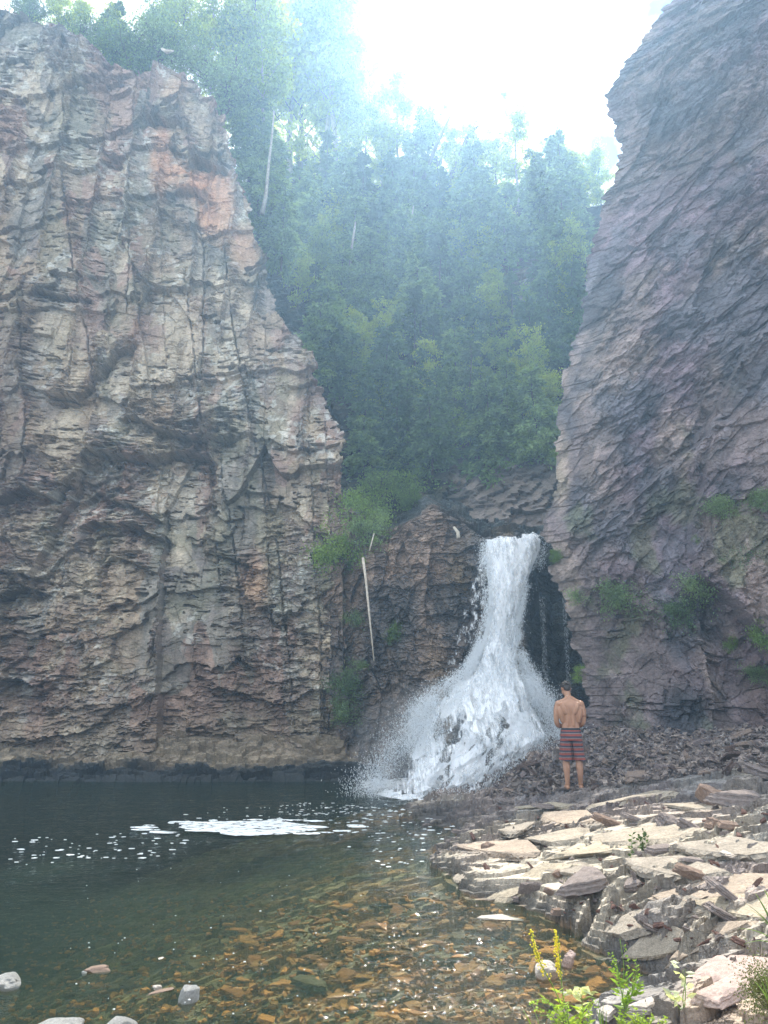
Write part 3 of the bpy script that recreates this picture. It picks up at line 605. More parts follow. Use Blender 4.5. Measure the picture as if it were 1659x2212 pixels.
def foam_shape(cx, cy, rx, ry, seed, k=60, jag=.3, thick=.008):
    th = np.arange(k) * 2 * math.pi / k; rr = 1 + jag * (fbm(np.cos(th) * 2.2 + seed, np.sin(th) * 2.2, seed, 4) - .5) * 2
    o = np.stack([cx + rx * rr * np.cos(th), cy + ry * rr * np.sin(th), 0 * th + .022], -1); i_ = (o - [cx, cy, 0]) * [.93, .90, 1] + [cx, cy, 0]; i_[:, 2] += thick
    V = np.vstack([o, i_, [[cx, cy, .022 + thick * 1.3]]]); j = np.arange(k); j2 = (j + 1) % k
    return V, np.concatenate([np.stack([j, j2, j2 + k], -1), np.stack([j, j2 + k, j + k], -1), np.stack([j + k, j2 + k, np.full(k, 2 * k)], -1)])
a0 = at_z(390, 1792, 0.0); a1 = at_z(690, 1792, 0.0); cy_ = a0[1]; n0 = at_z(540, 1806, 0.0)[1]; n1_ = at_z(540, 1775, 0.0)[1]
b = MB(); cxm = (a0[0] + a1[0]) / 2; V, T_ = foam_shape(cxm, (n0 + n1_) / 2, (a1[0] - a0[0]) / 2 * .92, (n1_ - n0) / 2, 3.3, 220, .55); 
V[:, 0] += .30 * (V[:, 1] - (n0 + n1_) / 2) * -.8; b.add(V, None, T_)
for k in range(26):
    th = rng.uniform(0, 6.28); V, T_ = foam_shape(cxm + math.cos(th) * 1.75, (n0 + n1_) / 2 + math.sin(th) * .75, rng.uniform(.05, .22), rng.uniform(.03, .08), k + 4.1, 18, .5); b.add(V, None, T_)
fo = obj('foam_patch', b.mesh('foam_patch', M_FOAM, True)); tag(fo, 'wide ragged raft of white foam drifting on the dark pool', 'foam')
b = MB()
def flecks(n, px0, px1, py0, py1, s0, s1, slope=0):
    for k in range(n):
        px = rng.uniform(px0, px1); py = rng.uniform(py0, py1) + slope * (px - px0)
        if not (0 < px): continue
        X, Y, _ = at_z(px, py, 0.0); s_ = rng.uniform(s0, s1) * rng.uniform(.4, 1)
        V, T_ = foam_shape(float(X), float(Y), s_, s_ * .55, k + .7, 9, .5, .006); b.add(V, None, T_)
flecks(80, 20, 420, 1815, 1875, .015, .065, -.06); flecks(80, 380, 980, 1745, 1790, .012, .06); flecks(36, 720, 980, 1770, 1835, .015, .08); flecks(50, 800, 960, 1800, 1880, .01, .05)
flecks(90, 100, 1150, 1880, 2200, .004, .012); flecks(90, 600, 900, 1737, 1765, .015, .05)
ff = obj('foam_flecks', b.mesh('foam_flecks', M_FLECK)); tag(ff, 'scattered white foam flecks floating on the pool', None, None, 'stuff')
# ================= waterfall =================
m = NT('white_water'); at = m.n('ShaderNodeAttribute', attribute_name='flow'); mp = m.n('ShaderNodeMapping'); mp.inputs['Scale'].default_value = (1, 1, 1); m.l(at.outputs['Vector'], mp.inputs[0])
n = m.noise(1.0, 6, .68, mp.outputs[0], .4); n2 = m.noise(4.3, 4, .7, mp.outputs[0])
h = m.math('ADD', m.math('MULTIPLY', n.outputs['Fac'], .65), m.math('MULTIPLY', n2.outputs['Fac'], .35))
th = m.n('ShaderNodeAttribute', attribute_name='cover'); al = m.math('ADD', h, th.outputs['Fac']); ra = m.ramp(al, [(.50, 0), (.60, 1)])
c = m.ramp(h, [(.35, (.80, .84, .87)), (.55, (.96, .97, .98))]); df = m.n('ShaderNodeBsdfDiffuse'); m.l(c.outputs[0], df.inputs[0]); tl = m.n('ShaderNodeBsdfTranslucent'); m.l(c.outputs[0], tl.inputs[0])
bp = m.n('ShaderNodeBump'); bp.inputs['Strength'].default_value = .5; bp.inputs['Distance'].default_value = .05; m.l(h, bp.inputs['Height']); m.l(bp.outputs[0], df.inputs['Normal'])
mx = m.n('ShaderNodeMixShader'); mx.inputs[0].default_value = .32; m.l(df.outputs[0], mx.inputs[1]); m.l(tl.outputs[0], mx.inputs[2])
tr = m.n('ShaderNodeBsdfTransparent'); m2 = m.n('ShaderNodeMixShader'); m.l(ra.outputs[0], m2.inputs[0]); m.l(tr.outputs[0], m2.inputs[1]); m.l(mx.outputs[0], m2.inputs[2]); m.l(m2.outputs[0], m.out.inputs[0]); M_FALL = m.m
m = NT('spray'); df = m.n('ShaderNodeBsdfDiffuse'); df.inputs[0].default_value = (.95, .97, .98, 1); tl = m.n('ShaderNodeBsdfTranslucent'); tl.inputs[0].default_value = (.85, .88, .9, 1)
mx = m.n('ShaderNodeMixShader'); mx.inputs[0].default_value = .5; m.l(df.outputs[0], mx.inputs[1]); m.l(tl.outputs[0], mx.inputs[2]); m.l(mx.outputs[0], m.out.inputs[0]); M_SPRAY = m.m
Lp = np.array([(1045, 1163), (1046, 1180), (1046, 1215), (1050, 1260), (1054, 1320), (1038, 1390), (1012, 1450), (962, 1492), (912, 1540), (882, 1610), (835, 1690), (800, 1712)], float)
Rp = np.array([(1176, 1150), (1172, 1180), (1155, 1230), (1134, 1275), (1120, 1330), (1118, 1390), (1124, 1440), (1144, 1485), (1166, 1535), (1194, 1590), (1130, 1668), (1060, 1720)], float)
yd = np.array([19.6, 19.3, 19.1, 19.0, 18.95, 18.9, 18.8, 18.55, 18.4, 18.2, 18.0, 17.9])
Lx, _, Lz = at_y(Lp[:, 0], Lp[:, 1], yd); Rx, _, Rz = at_y(Rp[:, 0], Rp[:, 1], yd)
tt = np.linspace(0, 1, len(yd))
def fall_pt(a, t):
    lx_ = np.interp(t, tt, Lx); rx2 = np.interp(t, tt, Rx); lz_ = np.interp(t, tt, Lz); rz2 = np.interp(t, tt, Rz)
    X = lx_ + (rx2 - lx_) * a; Z = lz_ + (rz2 - lz_) * a; Y = np.interp(t, tt, yd) - (.25 + 1.1 * sstep(.45, .9, t)) * np.sin(np.clip(a, 0, 1) * math.pi) ** .7
    return X, Y, Z
def fall_layer(name, cover, off, seed, grow=0.0, edge=.25):
    T = np.linspace(0, 1, 520); A_ = np.linspace(-grow, 1 + grow, 260); a, t = np.meshgrid(A_, T)
    X, Y, Z = fall_pt(a, t)
    w = (fbm(a * 5, t * 9, seed, 4) - .5); low = sstep(.5, .8, t)
    Y = Y - off - w * (.18 + .5 * low) - .25 * low * (fbm(a * 14, t * 22, seed + 3, 3) - .5); X = X + .10 * low * (fbm(a * 9, t * 14, seed + 4, 3) - .5)
    Z = Z + sstep(.06, 0, t) * (.16 * (fbm(a * 7, t * 3, seed + 8, 3) - .5) * 2); Y = Y + sstep(.05, 0, t) ** 2 * .5
    Z = np.maximum(Z, -.05)
    me = grid_mesh(name, np.stack([X, Y, Z], -1), None, True, M_FALL)
    fl = np.stack([a * (3.2 + 5 * low * 0) * 2.2 + seed, t * 7.0 + w, a * 0 + seed], -1).astype(np.float32)
    # the flow coordinate turns from long streaks into boil further down
    fl[..., 0] = (X * 3.6); fl[..., 1] = (Z * (.9 + 0 * Z)); at = me.attributes.new('flow', 'FLOAT_VECTOR', 'POINT'); at.data.foreach_set('vector', fl.ravel())
    e = np.minimum(a + grow, 1 + grow - a); cv = cover - .10 * low * (cover > .2) - .16 * low * (fbm(a * 11, t * 17, seed + 6, 3) > .5) - .42 * sstep(edge, 0, e) + .02 * low - .25 * sstep(.0, -.1, a)
    ca = me.attributes.new('cover', 'FLOAT', 'POINT'); ca.data.foreach_set('value', cv.astype(np.float32).ravel())
    return me
wf = empty('waterfall', (1.9, 18.6, 0)); tag(wf, 'white waterfall spreading into a broad skirt of spray at the pool', 'waterfall')
def wchild(name, me, label=None):
    o = obj(name, me, wf); o.matrix_parent_inverse = Matrix.Translation(-wf.location); 
    if label: o['label'] = label
    return o
wchild('main_flow', fall_layer('main_flow', .26, -.12, 900, .02, .12))
wchild('water_sheet', fall_layer('water_sheet', .085, .04, 930, .06, .25)); wchild('spray_sheet', fall_layer('spray_sheet', .02, .22, 960, .12, .30))
# thin cascade down the ledges beside the main drop
b = []
T = np.linspace(0, 1, 300); A_ = np.linspace(0, 1, 120); a, t = np.meshgrid(A_, T)
lpx = np.interp(T, [0, .25, .5, .75, 1], [1045, 1010, 985, 960, 930])[:, None]; rpx = np.interp(T, [0, .25, .5, .75, 1], [1080, 1075, 1078, 1060, 1040])[:, None]; py = np.interp(T, [0, 1], [1185, 1480])[:, None]
X, Y, Z = at_y(lpx + (rpx - lpx) * a, py + 0 * a, 19.05 + 0 * a); Y = Y - .25 * (((Z * 1.15) % 1.0)) + .1 * fbm(a * 6, t * 6, 981)
me = grid_mesh('side_cascade', np.stack([X, Y, Z], -1), None, True, M_FALL); fl = np.stack([X * 5.5, Z * 3.2, 0 * X + 5], -1).astype(np.float32)
at_ = me.attributes.new('flow', 'FLOAT_VECTOR', 'POINT'); at_.data.foreach_set('vector', fl.ravel())
cv = .035 - .08 * t + .13 * sstep(.6, 1, a) * sstep(.6, 0, t) - .3 * sstep(.2, 0, a) - .3 * sstep(.9, 1, t); ca = me.attributes.new('cover', 'FLOAT', 'POINT'); ca.data.foreach_set('value', cv.astype(np.float32).ravel())
wchild('side_cascade', me, 'thin broken trickles over the ledges beside the main drop')
# flying drops
def drops(pos, L, r):
    n = len(pos); d = rng.normal(size=(n, 3)) * .5 + [0, -.2, -1]; d /= np.linalg.norm(d, axis=1)[:, None]; s_ = np.cross(d, rng.normal(size=(n, 3))); s_ /= np.linalg.norm(s_, axis=1)[:, None]; q = np.cross(d, s_)
    L = L[:, None]; r = r[:, None]
    V = np.stack([pos - d * L, pos + s_ * r, pos - s_ * r * .5 + q * r * .87, pos - s_ * r * .5 - q * r * .87, pos + d * L], 1).reshape(-1, 3); i = np.arange(n)[:, None] * 5
    return V, np.concatenate([i + k for k in ([0, 2, 1], [0, 3, 2], [0, 1, 3], [4, 1, 2], [4, 2, 3], [4, 3, 1])])
n = 230000
t = rng.beta(2.6, 1.25, n); a = rng.uniform(-.04, 1.04, n); edge = rng.random(n) < .55
a = np.where(edge, np.where(rng.random(n) < .5, rng.normal(0, .05 + .05 * t, n), 1 + rng.normal(0, .05 + .04 * t, n)), a)
X, Y, Z = fall_pt(a, t); k = .10 + .35 * sstep(.45, .9, t)
clump = fbm(a * 9, t * 14, 991, 3); keep = (clump + rng.normal(0, .06, n) > .50) & ((rng.random(n) < .45) | edge | (t < .15))
pos = np.stack([X, Y - rng.exponential(.22, n) * (.3 + t), Z], -1) + rng.normal(size=(n, 3)) * k[:, None] * [.35, .5, .45]
keep &= pos[:, 2] > .0; pos = pos[keep]; tk = t[keep]
V, F = drops(pos, rng.uniform(.006, .026, len(pos)), rng.uniform(.0025, .008, len(pos)))
sp = wchild('flying_drops', np_mesh('flying_drops', V, F, None, False, M_SPRAY)); sp['kind'] = 'stuff'
# thin curtain of drips in the dark recess to the right of the drop
n = 9000; px = rng.uniform(1105, 1270, n); py = rng.uniform(1290, 1590, n); ok = px > 1105 + (1330 - py) * -.0
X, Y, Z = at_y(px, py, 19.2 + 0 * px); st_ = (vnoise(X * 9, X * 0 + .5, 31) > .55); pos = np.stack([X, Y, Z], -1)[st_ & ok]
V, F = drops(pos, rng.uniform(.01, .05, len(pos)), rng.uniform(.0015, .0035, len(pos))); sp = wchild('drip_curtain', np_mesh('drip_curtain', V, F, None, False, M_SPRAY)); sp['kind'] = 'stuff'
# churned white water where it lands
T = np.linspace(0, 1, 220); A_ = np.linspace(0, 1, 420); a, t = np.meshgrid(A_, T)
px = 700 + 420 * a; py = np.interp(t, [0, 1], [1690, 1740]) + 0 * a; X, Y, _ = at_z(px, py, 0.0); Zf = .035 + .14 * fbm(X * 4, Y * 4, 995, 4) * sstep(0, .3, a)
me = grid_mesh('churned_foam', np.stack([X, Y, Zf], -1), None, True, M_FALL); fl = np.stack([X * 3.5, Y * 6, 0 * X], -1).astype(np.float32)
at_ = me.attributes.new('flow', 'FLOAT_VECTOR', 'POINT'); at_.data.foreach_set('vector', fl.ravel())
cv = .12 - .30 * sstep(.35, 0, a) - .32 * sstep(.35, .95, t + .15 * (a - .5)) - .3 * sstep(.12, 0, t); ca = me.attributes.new('cover', 'FLOAT', 'POINT'); ca.data.foreach_set('value', cv.astype(np.float32).ravel())
wchild('churned_foam', me)
# drifting mist round the foot
m = NT('mist'); v = m.n('ShaderNodeVolumePrincipled'); v.inputs['Color'].default_value = (.9, .95, 1, 1); v.inputs['Density'].default_value = .16; v.inputs['Anisotropy'].default_value = .3; m.l(v.outputs[0], m.out.inputs['Volume'])
b = MB(); b.ball((1.9, 17.7, 1.0), (2.7, .9, 1.6), 32, 20); q_ = wchild('mist', b.mesh('mist', m.m, True)); q_['kind'] = 'stuff'
# ================= survey helpers =================
bpy.context.view_layer.update()
def hit(px, py, *objs):
    X, Y, Z = ray(px, py); dv = Vector((float(X), float(Y), float(Z))).normalized(); o0 = Vector((0, 0, CAMZ)); best = None
    for o in objs:
        ok, loc, nor, _ = o.ray_cast(o0, dv)
        if ok and (best is None or (loc - o0).length < (best[0] - o0).length): best = (loc.copy(), nor.copy())
    return best
# ================= trees =================
def make_cedar(seed, h, r, n=95, sparse=1.0, droop=.35, leafL=.17):
    global rng; rng = np.random.default_rng(seed)
    tm = MB(); zz = np.linspace(0, h, 9); wob = np.cumsum(rng.normal(0, .035, (9, 2)), 0); tp_ = np.c_[wob, zz]; tm.tube(tp_, np.linspace(.030 * h * .55, .012, 9), 7)
    cm = MB(); C_, D_, LL = [], [], []
    for k in range(n):
        f = rng.uniform(.10, 1.0) ** .9; z = f * h; bx, by = np.interp(z, zz, tp_[:, 0]), np.interp(z, zz, tp_[:, 1])
        L_ = r * (1.08 - f) ** .75 * rng.uniform(.55, 1.2) + .15; az = rng.uniform(0, 6.283)
        up = rng.uniform(-.1, .5) + (.5 if f > .85 else 0); u = np.linspace(0, 1, 6)
        px = bx + np.cos(az) * L_ * u; py = by + np.sin(az) * L_ * u; pz = z + L_ * (up * u - droop * 1.6 * u * u)
        pts = np.c_[px, py, pz]
        if k % 2 == 0: tm.tube(pts, np.linspace(.022, .006, 6), 4, cap=False)
        m_ = int((34 + 60 * L_) * sparse); q = rng.uniform(.12, 1, m_) ** .8; sp_ = L_ * .15 * (1.15 - q * .5)
        c = np.c_[np.interp(q, u, px), np.interp(q, u, py), np.interp(q, u, pz)] + rng.normal(size=(m_, 3)) * sp_[:, None] * [1, 1, .45]
        dd_ = np.c_[np.cos(az) + rng.normal(0, .6, m_), np.sin(az) + rng.normal(0, .6, m_), rng.normal(-.45, .4, m_)]; dd_ /= np.linalg.norm(dd_, axis=1)[:, None]
        C_.append(c); D_.append(dd_); LL.append(rng.uniform(.6, 1.3, m_) * leafL)
    C_ = np.vstack(C_); D_ = np.vstack(D_); LL = np.concatenate(LL); cm.leaves(C_, D_, LL, LL * .42)
    return tm, cm
def make_broad(seed, h, r, nl=9, clus=95, per=90, base=.35, leafL=.13, lean=0.0, sparse=False):
    global rng; rng = np.random.default_rng(seed)
    tm = MB(); cm = MB(); zz = np.linspace(0, h * .93, 10); wob = np.cumsum(rng.normal(0, .05, (10, 2)), 0); tp_ = np.c_[wob[:, 0] + lean * zz, wob[:, 1], zz]; tm.tube(tp_, np.linspace(.011 * h + .015, .012, 10), 7)
    tips = [tp_[-1]]
    for k in range(nl * 2):
        f = rng.uniform(base, .92); z = f * h; b0 = np.array([np.interp(z, zz, tp_[:, 0]), np.interp(z, zz, tp_[:, 1]), z]); az = rng.uniform(0, 6.283); L_ = r * rng.uniform(.5, 1.15) * (1.25 - f) ** .5
        u = np.linspace(0, 1, 6)[:, None]; dv = np.array([math.cos(az), math.sin(az), rng.uniform(.4, 1.1)]); pts = b0 + dv * L_ * u + np.cumsum(rng.normal(0, .05, (6, 3)), 0)
        tm.tube(pts, np.linspace(.012 + .010 * L_, .007, 6), 5, cap=False); tips += [pts[-1], pts[-2], pts[3]]
        for j in range(2):
            a2 = az + rng.normal(0, .9); p0 = pts[rng.integers(2, 5)]; d2 = np.array([math.cos(a2), math.sin(a2), rng.uniform(-.1, .8)]) * L_ * .5; p2 = p0 + d2 * u[::2] + 0; tm.tube(p2, np.linspace(.010, .005, 3), 4, cap=False); tips += [p2[-1], p2[1]]
    tips = np.array(tips); C_, D_, LL = [], [], []
    for k in range(clus):
        t0 = tips[rng.integers(len(tips))] + rng.normal(0, .22, 3); m_ = int(per * rng.uniform(.4, 1.4)); sc = rng.uniform(.12, .30)
        c = t0 + rng.normal(size=(m_, 3)) * sc * [1, 1, .7]; c[:, 2] -= np.abs(rng.normal(0, .12, m_))
        dd_ = rng.normal(size=(m_, 3)) + [0, 0, -.9]; dd_ /= np.linalg.norm(dd_, axis=1)[:, None]; C_.append(c); D_.append(dd_); LL.append(rng.uniform(.6, 1.25, m_) * leafL)
    C_ = np.vstack(C_); D_ = np.vstack(D_); LL = np.concatenate(LL); cm.leaves(C_, D_, LL, LL * .55)
    return tm, cm
KIT = {}
def kit(key, fn, bark, leaf):
    tm, cm = fn; KIT[key] = (tm.mesh('trunk', bark, True), cm.mesh('crown', leaf))
for i, sd0 in enumerate((11, 12, 13, 14)): kit('cedar%d' % i, make_cedar(sd0, 6.0, 1.55 + .15 * i, 70, 1.0, .40, .30), M_BARK, M_CEDAR)
for i, sd0 in enumerate((21, 22)): kit('spruce%d' % i, make_cedar(sd0, 6.5, 1.0, 80, .8, .25, .22), M_BARK, M_SPRUCE)
for i, sd0 in enumerate((31, 32, 33, 34)): kit('broad%d' % i, make_broad(sd0, 8.0, 1.7 + .2 * i, 13, 130, 55, .16, .22), M_BARK, M_BROAD)
for i, sd0 in enumerate((41, 42)): kit('birch%d' % i, make_broad(sd0, 8.5, 1.35, 11, 85, 55, .28, .20, .05 - .12 * i), M_BIRCH, M_BROAD)
for i, sd0 in enumerate((51, 52)): kit('thin%d' % i, make_broad(sd0, 7.0, 1.3, 7, 55, 50, .4, .20, .06), M_BARK, M_BROAD)
for i, sd0 in enumerate((61, 62, 63)): kit('bush%d' % i, make_broad(sd0, 1.5, .85, 9, 60, 70, .1, .11), M_BARK, M_FRESH)
for i, sd0 in enumerate((64, 65)): kit('dbush%d' % i, make_broad(sd0, 1.5, .9, 9, 60, 70, .1, .11), M_BARK, M_CEDAR)
rng = np.random.default_rng(99)
def plant(key, name, loc, s, label, cat='tree', group=None, rz=None, sz=None, tilt=(0, 0)):
    e = empty(name, loc, rng.uniform(0, 6.28) if rz is None else rz); e.scale = (s, s, sz or s); e.rotation_euler[0] = tilt[0]; e.rotation_euler[1] = tilt[1]
    tag(e, label, cat, group); a, b = KIT[key]; n1, n2 = ('trunk', 'crown') if cat == 'tree' else ('stem', 'foliage')
    obj(n1, a, e); obj(n2, b, e); return e
# -- the dark cedars on the slope --
GC = 'dense cedars covering the shaded slope above the falls'
k = 0; spots = []
for py in np.arange(1045, 440, -56.0):
    for px in np.arange(560 + (int(py) % 2) * 20, 1285, 52.0):
        qx = px + rng.uniform(-24, 24); qy = py + rng.uniform(-26, 26)
        if qx > 960 and qy > 1050 - (qx - 960) * .2: continue
        if 1030 < qx < 1150 and 600 < qy < 690: continue
        if qx < 780 - (1045 - qy) * .42: continue
        h = hit(qx, qy, sl, cr, cliff)
        if h is None or h[0].y < 22.5: continue
        spots.append((qx, qy, h[0]))
for qx, qy, loc in spots:
    v = rng.random()
    key = ('cedar%d' % rng.integers(4)) if v < .60 else (('spruce%d' % rng.integers(2)) if v < .70 else ('broad%d' % rng.integers(4)))
    s = (rng.uniform(.40, .74) if key[0] == 'c' or key[0] == 's' else rng.uniform(.30, .46)) * loc.y / 27.5
    if key[:5] == 'broad': plant(key, 'broadleaf_tree', loc - Vector((0, -.1, .5)), s, 'small leafy tree growing among the dark cedars on the shaded slope', 'tree', 'leafy trees mixed into the cedar slope')
    elif key[:5] == 'cedar': plant(key, 'cedar_tree', loc - Vector((0, -.1, .5)), s, 'dense drooping cedar crowding the shaded slope behind the waterfall', 'tree', GC)
    else: plant(key, 'spruce_tree', loc - Vector((0, -.1, .5)), s, 'narrow dark spruce standing among the cedars on the shaded slope', 'tree', 'spruces on the shaded slope')
# -- the skyline --
def on_ridge(px, dy=1.5):
    """stands on the crest of the hillside below that stretch of skyline"""
    best = None
    for py in range(250, 620, 6):
        h = hit(px, py, sl)
        if h is not None: best = h[0]; break
    return best + Vector((0, dy * .3, -.3))
sky_trees = [  # px, kind, height-scale, lean, label
    (575, 'broad1', 1.3, 0, 'tall leafy tree at the cliff corner, crown filling the top edge of the view'), (625, 'birch0', 1.45, .02, 'tall thin-trunked birch just behind the cliff corner'),
    (655, 'broad3', 1.25, 0, 'big yellow-green tree second in the tall clump beside the cliff'), (690, 'birch1', 1.4, 0, 'tall birch in the middle of the high clump beside the cliff'),
    (700, 'broad0', .85, 0, 'broad leafy tree below the crooked tree that leans into the blue gap'), (722, 'birch0', 1.3, .10, 'crooked leafy tree leaning out into the open sky, tallest at the gap'),
    (790, 'broad2', .62, 0, 'pale green rounded tree under the blue patch of sky'), (825, 'broad1', .5, 0, 'light green tree left of the first spire on the skyline'), (868, 'birch1', .86, 0, 'slim leafy tree standing up alone, first spire right of the blue gap'),
    (915, 'spruce0', .80, 0, 'dark narrow spruce on the skyline beside the leaning dead trunks'), (950, 'broad3', .62, 0, 'rounded tree between the two leaning dead trunks'), (1000, 'broad0', .55, 0, 'rounded leafy tree behind the second leaning dead trunk'),
    (1035, 'thin0', .60, 0, 'thin see-through tree low on the skyline with sun behind it'), (1075, 'thin1', .62, 0, 'thin tree with a small bluish crown beside the tall backlit tree'), (1122, 'birch0', .72, 0, 'tall backlit tree with a heavy right side, highest above the falls'),
    (1165, 'cedar1', .55, 0, 'short dense cedar at the foot of the beams of light'), (1205, 'spruce1', .62, 0, 'ragged spruce with a bare top below the forked tree'), (1225, 'thin0', .62, .08, 'forked thin tree with flat open branches next to the overhanging cliff'), (1270, 'broad2', .42, 0, 'leafy tree tucked against the overhanging cliff edge'),
    (1305, 'broad1', .42, 0, 'last tree on the skyline, half behind the overhanging cliff')]
for px, key, s, lean, lab in sky_trees:
    loc = on_ridge(px)
    nm = {'b': 'broadleaf_tree', 's': 'spruce_tree', 'c': 'cedar_tree', 't': 'thin_tree'}[key[0]]
    if key.startswith('birch'): nm = 'birch_tree'
    plant(key, nm, loc, s * loc.y / 29.5, lab, 'tree', 'trees along the skyline', tilt=(0, lean))
for px in list(np.arange(560, 1290, 42.0)):
    loc = on_ridge(px + rng.uniform(-15, 15), 6); s = rng.uniform(.30, .46) * loc.y / 29.5; key = 'broad%d' % rng.integers(4) if rng.random() < .6 else 'cedar%d' % rng.integers(4)
    plant(key, 'broadleaf_tree' if key[0] == 'b' else 'cedar_tree', loc, s, 'small tree filling the lower skyline between the tall ones' if key[0] == 'b' else 'short cedar filling the lower skyline between the tall trees', 'tree', 'small leafy trees of the lower skyline' if key[0] == 'b' else 'short cedars of the lower skyline')
# -- along the top of the left cliff --
rim = [(20, 20, 'broad0', .30), (60, 30, 'dbush0', .8), (130, 45, 'broad1', .36), (165, 70, 'dbush1', .9), (205, 85, 'broad2', .42), (235, 95, 'bush0', .9), (262, 118, 'dbush0', 1.15), (300, 132, 'bush1', .9), (335, 112, 'dbush1', 1.2), (372, 108, 'bush2', .8), (405, 118, 'broad3', .40), (440, 150, 'dbush0', 1.1),
       (462, 185, 'cedar0', .30), (482, 215, 'dbush1', 1.2), (300, 80, 'broad0', .55), (370, 80, 'broad2', .6), (440, 120, 'birch0', .75), (490, 170, 'broad1', .62), (520, 220, 'cedar2', .55), (540, 290, 'cedar3', .55), (560, 360, 'cedar1', .5), (90, 20, 'broad3', .35), (215, 40, 'cedar1', .45), (350, 40, 'birch1', .7), (520, 150, 'broad3', .9), (560, 240, 'birch1', .8), (585, 430, 'cedar0', .5), (600, 520, 'cedar2', .5), (548, 395, 'cedar3', .6), (525, 330, 'cedar0', .6), (570, 470, 'broad0', .4)]
RL = ['on the top edge of the cliff at its far corner', 'second from the far corner of the cliff top', 'above the first notch of the cliff top', 'hanging over the notch in the cliff top', 'above the long left gully of the cliff', 'at the head of the gully in the cliff top', 'hanging lowest over the cliff top', 'with pale leaves over the middle of the cliff top',
      'beside the pale root on the cliff top', 'to the right of the pale root on the cliff top', 'where the cliff top meets the wood', 'dark and thick just below the wood edge', 'first below the corner of the cliff top', 'clinging to the cliff edge below its top corner', 'rising behind the middle of the cliff top', 'rising behind the pale root',
      'with a thin pale trunk behind the cliff corner', 'leaning over the cliff corner', 'against the upper cliff edge, level with the blue sky patch', 'against the cliff edge above the orange rock', 'against the cliff edge level with the orange rock', 'between the two far corner trees', 'dark, behind the gully head', 'with pale trunk rising behind the cliff top', 'tall behind the cliff corner bushes', 'with bare lower trunk behind the cliff edge', 'against the cliff edge below the orange rock', 'against the cliff edge beside the bare leaning trunk', 'filling the notch just above the bare leaning trunk foot', 'filling the notch of the cliff edge above the orange rock', 'pale green at the foot of the bare leaning trunk']
for (px, py, key, s), where in zip(rim, RL):
    bush = 'bush' in key; X, Y, Z = at_y(px, py, LY + .9, LK); Y = Y + (0.5 if bush else 1.4); 
    kind_ = 'leafy bush' if bush else {'b': 'leafy tree', 'c': 'cedar'}[key[0]]
    plant(key, 'leafy_bush' if bush else ('cedar_tree' if key[0] == 'c' else ('birch_tree' if key[:5] == 'birch' else 'broadleaf_tree')), (float(X), float(Y), float(Z) - (.3 if bush else .8 * s)), s, kind_ + ' ' + where, 'bush' if bush else 'tree', 'growth along the cliff top')
# -- bare and dead wood --
def dead(name, label, pts, rad, mat, limbs=(), cat='dead trunk', group=None):
    b = MB(); pts = np.array(pts, float); b.tube(pts, rad, 8); me = b.mesh(name, mat, True)
    if not limbs: return tag(obj(name, me), label, cat, group)
    e = empty(name, pts[0]); tag(e, label, cat, group); o = obj('trunk', me, e); o.matrix_parent_inverse = Matrix.Translation(-Vector(pts[0]))
    for lp, lr in limbs:
        b = MB(); b.tube(np.array(lp, float), lr, 5); q = obj('branch', b.mesh('branch', mat, True), e); q.matrix_parent_inverse = Matrix.Translation(-Vector(pts[0]))
    return e
def V3(px, py, Y): return [float(q) for q in at_y(px, py, Y)]
dead('dead_tree', 'bare dead trunk leaning to the right on the skyline, first of two', [V3(915, 385, 41), V3(940, 320, 41), V3(972, 252, 41)], [.14, .11, .05], M_BARK, [([V3(958, 284, 41), V3(966, 262, 41), V3(962, 256, 41)], [.03, .02, .01])], group='leaning dead trunks')
dead('dead_tree', 'bare dead trunk leaning to the right on the skyline, second and thicker of two', [V3(955, 420, 41), V3(985, 360, 41), V3(1008, 300, 41), V3(1020, 282, 41), V3(1034, 272, 41)], [.2, .17, .12, .09, .06], M_BARK, [([V3(990, 350, 41), V3(1000, 345, 41), V3(1012, 318, 41)], [.04, .03, .01])], group='leaning dead trunks')
dead('dead_tree', 'thin bare spike standing behind the beams of light', [V3(1180, 470, 40), V3(1196, 390, 40), V3(1203, 325, 40)], [.10, .07, .02], M_BARK)
dead('bare_trunk', 'pale bare trunk curving up beside the left cliff edge', [V3(566, 462, 25.2), V3(574, 425, 25.2), V3(580, 360, 25.3), V3(588, 290, 25.5), V3(592, 240, 25.6)], [.10, .07, .055, .04, .03], M_BIRCH)
y1_ = hit(755, 590, sl)[0].y - 2.2; y2_ = hit(881, 505, sl)[0].y - 2.2
dead('bare_trunk', 'pale thin trunk rising from the middle of the wooded slope', [V3(755, 590, y1_), V3(759, 540, y1_), V3(768, 480, y1_)], [.07, .06, .045], M_BIRCH)
dead('bare_trunk', 'short slanting trunk on the wooded slope under the skyline', [V3(881, 505, y2_), V3(890, 470, y2_), V3(893, 445, y2_)], [.05, .045, .03], M_BIRCH)
dead('tree_root', 'pale broken root end sticking out under the cliff top bushes', [V3(350, 106, 23.9), V3(360, 112, 23.7), V3(375, 110, 23.9)], [.05, .08, .03], M_DRYWOOD, cat='root')
dead('leaning_pole', 'long bare dry pole leaning on the dark rock wall', [V3(784, 1205, 19.6), V3(790, 1250, 19.5), V3(797, 1320, 19.4), V3(808, 1428, 19.2)], [.035, .032, .026, .015], M_DRYWOOD, cat='pole')
dead('dry_stick', 'short grey stick standing above the leaning pole', [V3(798, 1190, 19.7), V3(808, 1152, 19.9)], [.02, .012], M_DRYWOOD, cat='stick')
dead('dry_stick', 'grey stub of wood on the ledge above the side cascade', [V3(990, 1162, 19.5), V3(989, 1150, 19.6), V3(980, 1138, 19.6)], [.05, .05, .03], M_DRYWOOD, cat='stick')
